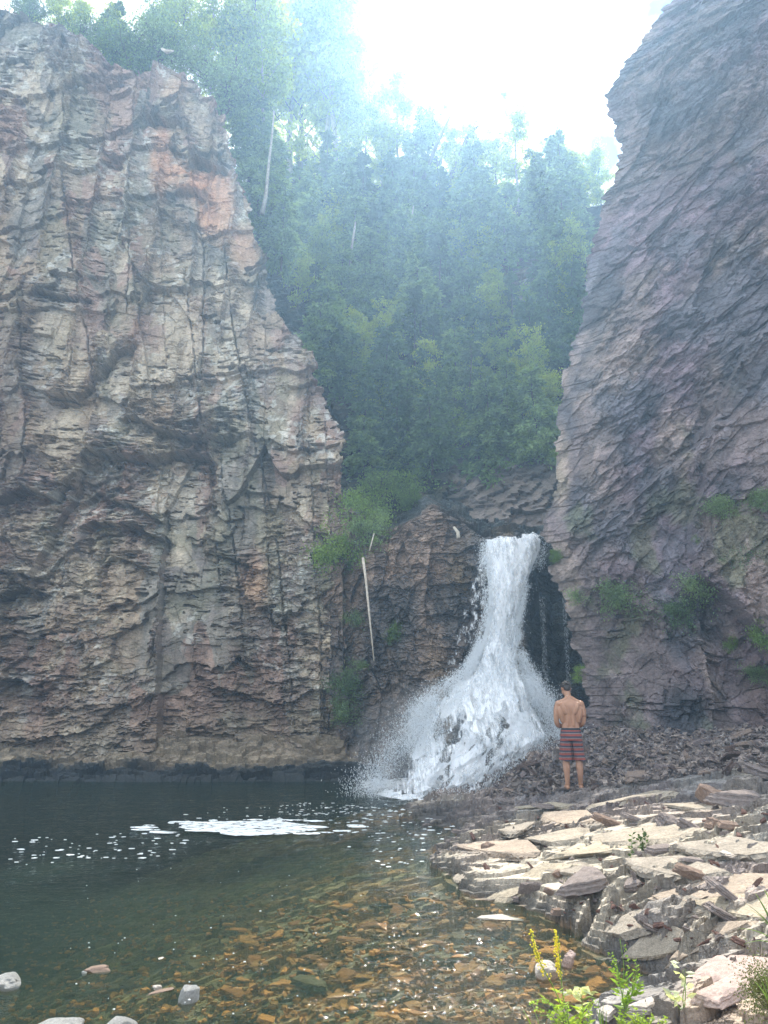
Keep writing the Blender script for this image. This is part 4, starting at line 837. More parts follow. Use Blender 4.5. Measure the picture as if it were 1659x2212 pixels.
dead('fallen_branch', 'thin fallen branch slanting down from the green bushes to the lip', [V3(905, 1062, 21.5), V3(950, 1090, 21.3), V3(1000, 1112, 21.2)], [.013, .011, .006], M_BARK, cat='branch')
# -- bushes on the rock walls --
wallb = [(800, 1060, 'bush0', .75, 'bright green bush above the leaning pole, highest of its clump'), (850, 1060, 'bush1', .85, 'bright green bush spreading to the right over the rock ledge'), (765, 1120, 'bush2', .7, 'green bush pressed against the pale cliff corner'), (825, 1110, 'bush0', .85, 'green bush at the centre of the clump over the wall'),
         (870, 1100, 'bush2', .6, 'low green bush at the ledge edge towards the falls'), (755, 1190, 'bush1', .65, 'green bush hanging beside the leaning pole top'), (790, 1160, 'dbush0', .6, 'darker bush in the hollow of the green clump'), (735, 1205, 'bush0', .45, 'small green bush lowest of the clump on the pale corner'), (905, 1075, 'bush1', .4, 'small sprig at the end of the green clump where the branch starts'),
         (770, 1345, 'dbush1', .32, 'small plant beside the middle of the leaning pole'), (862, 1372, 'bush2', .26, 'tiny bright plant on the dark wall between pole and falls'), (765, 1450, 'dbush0', .34, 'dark moss clump under the pole foot'), (752, 1490, 'dbush1', .45, 'dark hanging moss low on the cliff corner'), (768, 1540, 'dbush0', .4, 'lowest dark moss hanging near the pool corner')]
for px, py, key, s, lab in wallb:
    h = hit(px, py + 10 * s, fw, cliff, sl); plant(key, 'green_bush', h[0] + Vector((0, .1, -.55 * s)), s, lab, 'bush', 'greenery on the wall by the falls', tilt=(R(25), 0))
cb = [(1365, 1295, 'dbush0', .42, 'dark green clump on the right cliff, nearer the falls of the upper pair'), (1478, 1285, 'dbush1', .42, 'dark green clump on the right cliff, farther from the falls of the upper pair'), (1440, 1335, 'dbush0', .36, 'dark clump just below the upper pair on the right cliff'), (1640, 1378, 'bush1', .30, 'bright green fern at the edge of the view on the right cliff'), (1578, 1395, 'bush2', .16, 'small pale sprig beside the bright fern on the right cliff'),
      (1240, 1300, 'dbush1', .28, 'mossy tuft on the cliff edge beside the falls'), (1265, 1455, 'bush0', .2, 'green tuft at the mouth of the dark recess'), (1625, 1460, 'dbush0', .25, 'dark tuft low on the right cliff'), (1560, 1105, 'dbush1', .3, 'dark tuft high above the bright fern'), (1620, 1205, 'dbush0', .3, 'dim tuft above the bright fern'), (1655, 1090, 'dbush1', .3, 'dim tuft highest on the right cliff'),
      (1515, 1170, 'bush2', .12, 'tiny yellowish sprig on the bare part of the right cliff'), (1210, 1200, 'bush0', .16, 'little green tuft by the lip of the falls')]
for px, py, key, s, lab in cb:
    h = hit(px, py + 12 * s, cr, fw); plant(key, 'fern' if 'fern' in lab else 'leafy_tuft', h[0] + Vector((0, .05, -.5 * s)), s, lab, 'bush', 'greenery on the right cliff', tilt=(R(30), 0))
# ================= loose rocks =================
M_SHARD = rock_mat('shard_rock', False, (.20, .17, .155), vary=True, scale=4, bump=.4)
M_DARK = rock_mat('dark_rock', False, (.26, .215, .195), scale=4, bump=.5)
M_BROWN = rock_mat('brown_rock', False, (.27, .19, .145), scale=4, bump=.5)
M_RED = rock_mat('reddish_rock', False, (.17, .095, .075), scale=4, bump=.5)
M_PALE = rock_mat('pale_rock', False, (.50, .44, .38), scale=4, bump=.4)
M_PINK = rock_mat('pink_rock', False, (.48, .36, .31), scale=4, bump=.4)
M_WHITE = rock_mat('white_wet_rock', False, (.80, .79, .75), scale=5, bump=1.0, rough=.45, spec=.6)
M_STONE = rock_mat('pool_stone', False, (.52, .28, .085), vary=True, scale=4, bump=.3)
def shard_mesh(name, seed, mat, flat=.22, pts=6, layers=1, elong=1.0):
    """broken slab: irregular outline, split edge, bevelled"""
    r = random.Random(seed); bm = bmesh.new(); th = sorted(r.uniform(0, 6.283) for _ in range(pts))
    out = [(math.cos(a) * r.uniform(.6, 1.1) * elong, math.sin(a) * r.uniform(.5, 1.0)) for a in th]
    vs = []
    for x, y in out:
        vs.append(bm.verts.new((x, y, -flat * r.uniform(.7, 1.1)))); vs.append(bm.verts.new((x * r.uniform(.72, 1.0) + r.uniform(-.05, .05), y * r.uniform(.72, 1.0) + r.uniform(-.05, .05), flat * r.uniform(.5, 1.3))))
    for k in range(3): vs.append(bm.verts.new((r.uniform(-.4, .4) * elong, r.uniform(-.4, .4), flat * r.uniform(1.0, 1.5))))
    g_ = bmesh.ops.convex_hull(bm, input=vs); bmesh.ops.delete(bm, geom=list(set(e for e in g_['geom_interior'] + g_['geom_unused'] if isinstance(e, bmesh.types.BMVert))), context='VERTS')
    bmesh.ops.dissolve_limit(bm, angle_limit=.12, verts=bm.verts, edges=bm.edges)
    bmesh.ops.bevel(bm, geom=list(bm.edges), offset=.016, segments=1, affect='EDGES', clamp_overlap=True)
    bmesh.ops.triangulate(bm, faces=bm.faces)
    for L_ in (.5, .25, .14): bmesh.ops.subdivide_edges(bm, edges=[e for e in bm.edges if e.calc_length() > L_], cuts=1); bmesh.ops.triangulate(bm, faces=bm.faces)
    W = np.array([v.co[:] for v in bm.verts]); side = 1 - np.clip(np.abs(W[:, 2]) / (flat * 1.0), 0, 1)
    lay = _h(np.floor(W[:, 2] / (flat * .28) + .6 * fbm(W[:, 0] * 2, W[:, 1] * 2, seed, 2)).astype(int), W[:, 0] * 0 + seed, seed) - .5
    ra = np.hypot(W[:, 0], W[:, 1]) + 1e-6; k_ = 1 + .16 * lay * np.clip(side * 3, 0, 1) / np.maximum(ra, .3); nz = fbm(W[:, 0] * 5 + seed, W[:, 1] * 5 + W[:, 2] * 3, seed, 3) - .5
    for v, q, z_ in zip(bm.verts, k_, nz): v.co.x *= float(q); v.co.y *= float(q); v.co.z += float(z_) * flat * .45; v.co += Vector((r.uniform(-1, 1), r.uniform(-1, 1), 0)) * .010
    bmesh.ops.recalc_face_normals(bm, faces=bm.faces)
    me = bpy.data.meshes.new(name); bm.to_mesh(me); bm.free(); me.materials.append(mat); return me
def boulder_mesh(name, seed, mat, rough=.16):
    bm = bmesh.new(); bmesh.ops.create_icosphere(bm, subdivisions=4, radius=1); V = np.array([v.co[:] for v in bm.verts])
    a = fbm(V[:, 0] * 1.4 + seed, V[:, 1] * 1.4 + V[:, 2], seed, 4); b_ = fbm(V[:, 2] * 1.5 + seed, V[:, 0] * 1.3 - V[:, 1], seed + 3, 4); c = np.round((V[:, 2] * 3 + 2 * a)) / 3
    s_ = 1 + rough * 3 * (a - .5) + rough * 2 * (b_ - .5) + .05 * np.sin(c * 9)
    r = np.random.default_rng(seed)
    for _ in range(9):
        n_ = r.normal(size=3); n_ /= np.linalg.norm(n_); pr = (V * s_[:, None]) @ n_; lim = r.uniform(.62, .88); s_ = np.where(pr > lim, s_ * (lim / np.maximum(pr, 1e-6)) ** .85, s_)
    for v, k in zip(bm.verts, s_): v.co *= float(k)
    me = bpy.data.meshes.new(name); bm.to_mesh(me); bm.free(); me.materials.append(mat); return me
def put(name, me, loc, size, label, cat='rock', group=None, rot=(0, 0, 0), kind=None):
    o = obj(name, me, None, loc); o.scale = (size,) * 3 if not hasattr(size, '__len__') else size; o.rotation_euler = rot; return tag(o, label, cat, group, kind)
bpy.context.view_layer.update()
def named(px, py, w, me, label, name='rock', rot=(0, 0, 0), hs=1.0, sink=.2, cat='rock', group=None, ds=.8, zfix=None):
    """w: width in the photo; px, py: where its middle shows"""
    h = hit(px, py, g, cr) if zfix is None else (Vector([float(q) for q in at_z(px, py, zfix)]), None)
    d_ = (h[0] - Vector((0, 0, CAMZ))).length; s_ = w / 2 / FOC * d_
    return put(name, me, h[0] + Vector((0, 0, s_ * hs * (.5 - sink))), (s_, s_ * ds, s_ * hs), label, cat, group, rot)
D = [shard_mesh('rock', 500 + i, M_DARK, .35, 6, elong=1.3) for i in range(5)]; B = [shard_mesh('rock', 520 + i, M_BROWN, .33, 6, elong=1.3) for i in range(4)]
PL = [shard_mesh('rock', 540 + i, M_PALE, .25, 7) for i in range(3)]
lst = [(1314, 1784, 56, B[0], 'brown jagged shard tilted on the sunlit slab', (.35, .35, .3), .7), (1367, 1772, 50, D[0], 'dark slanting shard uphill of the brown jagged one', (.2, .3, .4), .5), (1530, 1742, 105, B[1], 'largest dark brown block with a saw-toothed edge high on the slabs', (.3, .25, .2), .9),
       (1605, 1735, 120, D[4], 'long purple grey slab beside the saw-toothed block', (.1, .0, -.15), .5), (1448, 1790, 62, D[1], 'dark jagged rock standing up above the small slab plant', (.5, .2, .5), 1.0), (1495, 1797, 60, D[2], 'thin dark rock continuing from the jagged rock', (.3, .45, .2), .7), (1540, 1790, 60, B[2], 'angular pinkish brown block below the saw-toothed block', (.1, .2, .8), .9),
       (1060, 1838, 34, B[3], 'small pointed brown rock near the water end of the pale slab', (0, .1, .2), 1.2), (1150, 1932, 52, D[3], 'dark block in the gap at the front of the pale slab', (.1, 0, .6), 1.0), (1272, 1912, 125, D[4], 'big dark purple wedge between the two pale slabs', (.12, -.25, .25), .42), (1512, 1908, 78, B[0], 'red brown wedge lifting from the lower slabs', (.2, .35, .1), .7),
       (1572, 1940, 100, D[0], 'long dark splinter pointing down behind the red brown wedge', (.2, .65, .2), .35), (1367, 1918, 54, D[2], 'dark crumpled rock in the middle of the lower slabs', (.2, -.2, .7), .7), (1555, 1978, 64, D[1], 'dark bar of rock above the near water edge', (.1, .5, .2), .5), (1590, 2000, 44, D[3], 'dark block at the end of the dark bar', (0, 0, .4), .8),
       (1250, 1945, 60, D[3], 'low dark rock at the mouth of the little inlet', (0, 0, .1), .35), (1190, 1935, 40, B[1], 'brown rock in the rubble of the inlet', (.3, .2, 1.0), .8), (1205, 1975, 42, B[2], 'brown block at the inlet water edge', (0, .1, .4), .7), (1110, 1945, 30, D[2], 'dark stone under the lip of the pale slab', (0, 0, 2), .8), (1650, 1680, 80, D[2], 'dark tilted block high at the edge of the slabs', (.2, .3, .2), .6),
       (1500, 1860, 60, D[4], 'flat purple plate lying across the middle slabs', (.05, .1, .3), .25), (1600, 1850, 90, PL[0], 'broad pinkish plate near the edge of the view', (.05, .05, .3), .25), (1430, 1840, 70, D[0], 'dark rounded-end slab beside the small slab plant', (.05, -.15, .25), .45), (1210, 1893, 30, B[3], 'thin upright brown chip at the gap in the pale slab', (.9, .2, .5), .8), (1345, 1968, 50, B[1], 'reddish strip of rock on the lower slab', (0, .3, .1), .3), (1392, 1990, 26, D[1], 'small upright dark chip on the lower slab', (1.1, .2, .2), .9),
       (1410, 2010, 40, D[2], 'dark crack block near the lower slab edge', (.1, .4, .3), .5), (1570, 1500 + 285, 50, B[2], 'brown chip field block high on the slabs', (.3, .1, .2), .5), (945, 1780, 30, PL[1], 'pale blunt stone at the water edge under the falls', (0, 0, 0), .9), (925, 1790, 30, D[3], 'black wet rock beside the pale blunt stone', (0, 0, 1), .8), (990, 1800, 34, D[1], 'black wet rock lying in the shallow cove', (0, .2, .3), .5), (1095, 1735, 50, D[0], 'dark split rock at the edge of the spray', (.1, .2, .2), .4), (1060, 1690, 40, D[2], 'black rock poking up where the spray ends', (.2, .2, .6), 1.0), (1180, 1745, 60, D[4], 'dark plate half under the slab below the man', (.0, .1, .3), .35), (1236, 1708, 64, D[3], 'dark grey flat rock the man stands by', (.0, .0, .1), .22)]
for px, py, w, me, lab, rot, hs in lst: named(px, py, w, me, lab, 'flat_rock' if 'slab' in lab or 'plate' in lab else 'rock', rot, hs)
named(1434, 2090, 84, shard_mesh('rock', 555, M_DARK, .5, 5), 'black block with a wet white top in the shallows', 'rock', (0, .1, .35), 1.0, .45, zfix=.02)
named(1234, 2086, 36, shard_mesh('rock', 556, M_PINK, .6, 7), 'small pink rock standing in the shallows', 'rock', (.4, 0, .2), 1.1, .1, zfix=0.0)
named(1178, 2112, 54, boulder_mesh('rock', 5, M_PALE, .2), 'grey pointed rock in the shallows behind the yellow flowers', 'rock', (0, 0, .5), .8, .2, zfix=0.0)
named(1080, 1990 - 6, 90, PL[2], 'flat pale plate just awash in front of the slab', 'flat_rock', (0, .02, .2), .12, .5, zfix=0.0)
for px, py, w, me, lab, hs in [(108, 2238, 115, boulder_mesh('rock', 11, M_WHITE, .08), 'broad white boulder top at the bottom of the view, larger of two', .42), (260, 2222, 62, boulder_mesh('rock', 13, M_WHITE, .12), 'white boulder top at the bottom of the view, smaller of two', .6), (18, 2132, 50, boulder_mesh('rock', 17, M_WHITE, .3), 'knobbly white wet rock at the very edge of the pool view', .7), (403, 2160, 36, boulder_mesh('rock', 19, M_WHITE, .35), 'lumpy white-crusted rock standing out of the near pool', 1.25),
                              (213, 2096, 44, boulder_mesh('rock', 23, M_BROWN, .25), 'dark brown rock breaking the surface of the near pool', .35), (182, 2104, 10, boulder_mesh('rock', 29, M_WHITE, .3), 'tiny white stone touching the dark brown rock', .9), (335, 2137, 26, shard_mesh('rock', 560, M_PALE, .4, 5), 'angular stone with one pale side near the lumpy white rock', .7), (360, 2143, 50, shard_mesh('rock', 561, M_BROWN, .2, 6, elong=1.5), 'brown plank-shaped stone leading to the lumpy white rock', .25), (345, 2070, 20, shard_mesh('rock', 562, M_PALE, .2, 6), 'small pale chip floating awash beyond the lumpy white rock', .2)]:
    named(px, py, w, me, lab, 'boulder' if 'boulder' in lab else 'rock', (0, 0, .3), hs, .35, zfix=0.0)
# near block at the lower right corner
blk = [(1560, 2175, 110, shard_mesh('flat_rock', 571, M_PINK, .28, 6, elong=1.3), 'near sandy pink slab broken across its front', (.05, -.22, .35), .5), (1600, 2120, 150, shard_mesh('flat_rock', 572, M_PINK, .2, 7, elong=1.3), 'big flat sandy pink slab behind the broken one', (.05, -.16, .35), .35), (1390, 2185, 70, shard_mesh('rock', 573, M_PALE, .3, 7), 'grey rounded lump at the near shore', (0, 0, .4), .6), (1320, 2200, 60, shard_mesh('rock', 574, M_PALE, .3, 7), 'pale lump among the flower stems', (0, 0, .9), .7), (1215, 2212, 60, boulder_mesh('rock', 31, M_PINK, .15), 'smooth pinkish stone at the bottom edge below the flowers', (0, 0, 0), .6)]
for px, py, w, me, lab, rot, hs in blk: named(px, py, w, me, lab, me.name.split('.')[0], rot, hs, -.35 if w > 100 else .1)

M_PLATE = rock_mat('plate_rock', False, (.36, .315, .255), vary=True, scale=1.5, bump=.4, cracks=.5)
for n_ in M_PLATE.node_tree.nodes:
    if n_.type == 'VALTORGB' and n_.color_ramp.interpolation == 'CONSTANT':
        for e_, c_ in zip(n_.color_ramp.elements, ((.85, .84, .84), (.95, .93, .9), (1.12, 1.08, .98), (.98, .9, .86), (1.14, 1.1, 1.0))): e_.color = (*c_, 1)
PT = [shard_mesh('flat_rock', 580 + i, M_PLATE, .05, 6 + i % 2, elong=1.3) for i in range(6)]
def lay(o, x, y, r_, lift, rz, jit=.03):
    """rest a plate on the ground: mean height and slope of the ground under it"""
    q = np.array([(a, b) for a in (-1, -.5, 0, .5, 1) for b in (-.6, 0, .6)], float) * r_; Z_ = ground_z(x + q[:, 0], y + q[:, 1]).astype(float); A_ = np.c_[q, np.ones(len(q))]; (gx_, gy_, g0), *_ = np.linalg.lstsq(A_, Z_, rcond=None)
    n_ = Vector((-gx_ + rng.normal(0, jit), -gy_ + rng.normal(0, jit), 1)).normalized(); m_ = n_.to_track_quat('Z', 'Y') @ Matrix.Rotation(rz, 3, 'Z').to_quaternion(); o.rotation_euler = m_.to_euler(); o.location = (x, y, g0 + lift)
for i, (px, py, w) in enumerate([(1015, 1878, 130), (1085, 1848, 230), (1185, 1815, 250), (1130, 1895, 190), (1300, 1852, 240), (1395, 1800, 250), (1250, 1768, 230), (1105, 1782, 200), (1330, 1990, 180), (1430, 1950, 210), (1520, 2015, 220), (1560, 1900, 230), (1605, 1832, 230), (1420, 2035, 150), (1480, 1742, 230), (1350, 1728, 210), (1170, 1742, 180), (1000, 1800, 110), (1480, 1860, 240), (1620, 1960, 220), (1215, 1870, 160)]):
    h = hit(px, py, g); d_ = (h[0] - Vector((0, 0, CAMZ))).length; s_ = w / 2 / FOC * d_
    o = put('flat_rock', PT[i % 6], h[0] + Vector((0, 0, .012)), (s_, s_ * .62, s_ * rng.uniform(.9, 1.3)), 'broad pale plate of rock lying flat on the sloping shore', 'rock', 'broad pale plates of the shore'); lay(o, h[0].x, h[0].y, s_ * .7, .018, rng.uniform(.2, .75) + (3.14 if i % 2 else 0))
def many(n, name, meshes, px0, px1, py0, py1, smin, smax, label, cat, group, ok, tilt=.5, lift=.25, zmin=None):
    k = 0; tries = 0
    while k < n and tries < n * 12:
        tries += 1; px = rng.uniform(px0, px1); py = rng.uniform(py0, py1); h = hit(px, py, g)
        if h is None or not ok(h[0], px, py): continue
        s_ = smin * (smax / smin) ** (rng.random() ** 1.6); o = put(name, meshes[rng.integers(len(meshes))], h[0] + Vector((0, 0, s_ * lift * .5)), (s_, s_ * rng.uniform(.6, 1), s_ * rng.uniform(.6, 1.2)), label, cat, group, (rng.normal(0, tilt), rng.normal(0, tilt), rng.uniform(0, 6.28))); k += 1
SH = [shard_mesh('rock_shard', 600 + i, M_SHARD, .2 + .04 * (i % 3), 5 + i % 3, elong=1 + .25 * (i % 3)) for i in range(10)]
many(240, 'rock_shard', SH, 1060, 1659, 1545, 1715, .07, .20, 'grey brown shard of shale lying in the scree at the cliff foot', 'rock shard', 'shale shards of the scree below the right cliff', lambda p, a, b: p.z > .15 and b < 1700 + (a - 1240) * -.12 + 10, .45)
SD = [shard_mesh('loose_shard', 640 + i, M_DARK if i % 3 == 0 else M_RED, .22, 5, elong=1.3) for i in range(6)]
many(170, 'loose_shard', SD, 960, 1659, 1730, 2080, .02, .085, 'small dark shard lying loose on the pale sloping slabs', 'rock shard', 'small shards strewn over the slabs', lambda p, a, b: p.z > .12, .5)
SS = [shard_mesh('pool_stone', 660 + i, M_STONE, .10, 6, elong=1.2) for i in range(8)]
many(240, 'pool_stone', SS, 480, 1480, 1945, 2212, 0.06, .20, 'orange brown flat stone lying under the clear shallow water', 'stone', 'flat stones on the bed of the shallows', lambda p, a, b: p.z < -.03, .12, .1)
M_STONE2 = rock_mat('dull_stone', False, (.16, .15, .085), vary=True, scale=4, bump=.3); S2 = [shard_mesh('silty_stone', 680 + i, M_STONE2, .12, 6, elong=1.2) for i in range(5)]
many(60, 'silty_stone', S2, 0, 700, 2000, 2212, .06, .2, 'dull greenish stone on the bed of the deeper near pool', 'stone', 'silty stones on the near pool bed', lambda p, a, b: p.z < -.03, .12, .1)
# fine rubble nobody could count
def rubble(name, n, px0, px1, py0, py1, smin, smax, label, mat, ok, tilt=.5):
    protos = []
    for i in range(8):
        me = shard_mesh('tmp', 700 + i, mat, .22, 5); bm = bmesh.new(); bm.from_mesh(me); bmesh.ops.convex_hull(bm, input=list(bm.verts)); bm.free()
        r = random.Random(i); th = sorted(r.uniform(0, 6.28) for _ in range(5)); v = [(math.cos(a) * r.uniform(.7, 1.2), math.sin(a) * r.uniform(.5, 1), -.2) for a in th] + [(math.cos(a) * r.uniform(.5, .95), math.sin(a) * r.uniform(.4, .85), .2 + r.uniform(-.08, .08)) for a in th]
        f = [(j, (j + 1) % 5, 5 + (j + 1) % 5) for j in range(5)] + [(j, 5 + (j + 1) % 5, 5 + j) for j in range(5)] + [(5, 6, 7), (5, 7, 8), (5, 8, 9)]; protos.append((np.array(v), np.array(f)))
    b = MB(); px = rng.uniform(px0, px1, n * 3); py = rng.uniform(py0, py1, n * 3); X, Y, Z = [], [], []; k = 0
    for a, c in zip(px, py):
        h = hit(a, c, g)
        if h is None or not ok(h[0], a, c): continue
        s_ = smin * (smax / smin) ** (rng.random() ** 1.5); m_ = Matrix.Rotation(rng.uniform(0, 6.28), 3, 'Z') @ Matrix.Rotation(rng.normal(0, tilt), 3, 'X') @ Matrix.Rotation(rng.normal(0, tilt), 3, 'Y'); V, F = protos[k % 8]
        b.add((V * s_) @ np.array(m_).T + np.array(h[0]) + [0, 0, s_ * .2], None, F); k += 1
        if k >= n: break
    o = obj(name, b.mesh(name, mat)); return tag(o, label, None, None, 'stuff')
M_RUB = rock_mat('rubble_rock', False, (.20, .175, .16), scale=3, bump=.4)
def island_tint(mat, lo, hi):
    t = mat.node_tree; p = [n for n in t.nodes if n.type == 'BSDF_PRINCIPLED'][0]; src = p.inputs['Base Color'].links[0].from_socket; gi = t.nodes.new('ShaderNodeNewGeometry'); cr_ = t.nodes.new('ShaderNodeValToRGB'); cr_.color_ramp.elements[0].color = (*lo, 1); cr_.color_ramp.elements[1].color = (*hi, 1); t.links.new(gi.outputs['Random Per Island'], cr_.inputs[0])
    mx = t.nodes.new('ShaderNodeMix'); mx.data_type = 'RGBA'; mx.blend_type = 'MULTIPLY'; mx.inputs[0].default_value = 1; t.links.new(src, mx.inputs[6]); t.links.new(cr_.outputs[0], mx.inputs[7]); t.links.new(mx.outputs[2], p.inputs['Base Color'])
island_tint(M_RUB, (.5, .45, .48), (1.7, 1.6, 1.5))
rubble('scree', 5200, 1050, 1659, 1540, 1720, .03, .10, 'fine broken shale between the larger scree shards', M_RUB, lambda p, a, b: p.z > .12 and b < 1705 + (a - 1240) * -.12)
M_PEB = rock_mat('pebble_rock', False, (.46, .26, .09), scale=3, bump=.3); island_tint(M_PEB, (.35, .38, .4), (1.6, 1.35, 1.1))
rubble('pebbles', 3600, 0, 1500, 1930, 2212, .02, .07, 'small flat stones covering the pool bed', M_PEB, lambda p, a, b: p.z < -.03, .12)
# ================= the man =================
def smooth_mesh(mb, name, vox, mat, it=3, fac=.5):
    """weld overlapping limbs and muscles into one continuous skin"""
    me = mb.mesh('tmp', None, True); o = bpy.data.objects.new('tmp', me); COL.objects.link(o)
    r = o.modifiers.new('r', 'REMESH'); r.mode = 'VOXEL'; r.voxel_size = vox; r.use_smooth_shade = True
    s_ = o.modifiers.new('s', 'SMOOTH'); s_.iterations = it; s_.factor = fac
    dg = bpy.context.evaluated_depsgraph_get(); m2 = bpy.data.meshes.new_from_object(o.evaluated_get(dg)); bpy.data.objects.remove(o); m2.name = name
    m2.materials.clear(); m2.materials.append(mat); m2.polygons.foreach_set('use_smooth', np.ones(len(m2.polygons), bool)); return m2
def limb(b, pts, rad, k=18, sub=5, rad2=None):
    pts = np.array(pts, float); rad = np.array(rad, float); n = len(pts); u = np.linspace(0, n - 1, (n - 1) * sub + 1); i = np.minimum(u.astype(int), n - 2); f = u - i
    def cr(P):
        P = P.reshape(n, -1); a = np.vstack([2 * P[0] - P[1], P, 2 * P[-1] - P[-2]]); p0, p1, p2, p3 = a[i], a[i + 1], a[i + 2], a[i + 3]; t = f[:, None]
        return .5 * (2 * p1 + (p2 - p0) * t + (2 * p0 - 5 * p1 + 4 * p2 - p3) * t * t + (3 * p1 - p0 - 3 * p2 + p3) * t ** 3)
    pp = cr(pts); rr = cr(rad)[:, 0]; r2 = None if rad2 is None else cr(np.array(rad2, float))[:, 0]; b.tube(pp, rr, k, r2)
    b.ball(pp[0], rr[0] * .98 if r2 is None else (min(rr[0], r2[0]),) * 3, 14, 9); b.ball(pp[-1], rr[-1] * .98 if r2 is None else (min(rr[-1], r2[-1]),) * 3, 14, 9)
def stack(b, secs, k=28):
    """horizontal elliptical sections (x, y, z, rx, ry), smoothed"""
    S_ = np.array(secs, float); n = len(S_); u = np.linspace(0, n - 1, (n - 1) * 5 + 1); i = np.minimum(u.astype(int), n - 2); f = (u - i)[:, None]; a = np.vstack([2 * S_[0] - S_[1], S_, 2 * S_[-1] - S_[-2]]); p0, p1, p2, p3 = a[i], a[i + 1], a[i + 2], a[i + 3]
    q = .5 * (2 * p1 + (p2 - p0) * f + (2 * p0 - 5 * p1 + 4 * p2 - p3) * f * f + (3 * p1 - p0 - 3 * p2 + p3) * f ** 3)
    th = np.arange(k) * 2 * math.pi / k; ex = np.sign(np.cos(th)) * np.abs(np.cos(th)) ** .85; ey = np.sign(np.sin(th)) * np.abs(np.sin(th)) ** .85
    V = np.stack([q[:, None, 0] + q[:, None, 3] * ex, q[:, None, 1] + q[:, None, 4] * ey, np.broadcast_to(q[:, None, 2], (len(q), k))], -1); m_ = len(q); V = V.reshape(-1, 3); j = np.arange(k); j2 = (j + 1) % k; Q = np.concatenate([np.stack([r * k + j, r * k + j2, (r + 1) * k + j2, (r + 1) * k + j], -1) for r in range(m_ - 1)])
    V = np.vstack([V, q[0, :3], q[-1, :3]]); T_ = np.concatenate([np.stack([np.full(k, m_ * k), j2, j], -1), np.stack([np.full(k, m_ * k + 1), (m_ - 1) * k + j, (m_ - 1) * k + j2], -1)]); b.add(V, Q, T_)
b = MB()
# trunk (faces +Y, seen from behind)
stack(b, [(0, .0, .86, .155, .105), (0, 0, .95, .158, .11), (0, .005, 1.03, .146, .098), (0, .01, 1.10, .141, .094), (0, .008, 1.20, .158, .102), (-.002, 0, 1.30, .178, .112), (-.004, -.005, 1.38, .185, .110), (-.006, 0, 1.44, .150, .09), (-.008, .012, 1.485, .085, .068), (-.010, .03, 1.53, .058, .058)])
limb(b, [(-.010, .02, 1.47), (-.014, .045, 1.54), (-.02, .065, 1.60)], [.062, .055, .056])                     # neck
# back muscles: trapezius, shoulder blades, lats, erectors, glutes
for s_ in (-1, 1):
    limb(b, [(s_ * .03, -.01, 1.50), (s_ * .09, -.015, 1.455), (s_ * .165, -.005, 1.425)], [.042, .045, .040])
    limb(b, [(s_ * .045, -.075, 1.05), (s_ * .045, -.078, 1.18), (s_ * .048, -.088, 1.32), (s_ * .04, -.07, 1.42)], [.034, .032, .030, .028])
    limb(b, [(s_ * .080, -.085, 1.26), (s_ * .110, -.088, 1.34), (s_ * .135, -.065, 1.40)], [.036, .040, .038])
    limb(b, [(s_ * .13, -.035, 1.12), (s_ * .148, -.045, 1.22), (s_ * .168, -.045, 1.32)], [.040, .052, .050])
    b.ball((s_ * .075, -.025, .88), (.080, .080, .09), 18, 12)
# head, bowed forward and a little to the left
hc = np.array([-.035, .095, 1.655])
def H_(x, y, z):                      # head frame: pitch down, turn left
    v = Vector((x, y, z)); v.rotate(Matrix.Rotation(R(-26), 3, 'X')); v.rotate(Matrix.Rotation(R(16), 3, 'Z')); return hc + np.array(v)
def hball(c, r, n=20, m_=14):
    t_ = MB(); t_.ball((0, 0, 0), r, n, m_); V = t_.V[0] + np.array(c); V = np.array([H_(*p) for p in V]); return V, t_.Q[0]
bh = [((0, -.012, .03), (.076, .094, .088)), ((0, .03, -.02), (.066, .070, .085)), ((0, .052, -.065), (.046, .042, .045)), ((0, .075, -.088), (.024, .020, .018)), ((0, .102, -.022), (.011, .020, .026)), ((0, .094, .018), (.05, .014, .014)), ((0, .088, -.058), (.024, .012, .007)), ((0, .086, -.070), (.022, .012, .008)), ((.036, .074, -.03), (.026, .02, .024)), ((-.036, .074, -.03), (.026, .02, .024))]
for c_, r_ in bh: V, Q = hball(c_, r_); b.add(V, Q)
for s_ in (-1, 1):                    # ears
    V, Q = hball((s_ * .078, -.005, -.005), (.010, .020, .034), 14, 10); b.add(V, Q); V, Q = hball((s_ * .086, -.014, .006), (.006, .016, .022), 12, 8); b.add(V, Q)
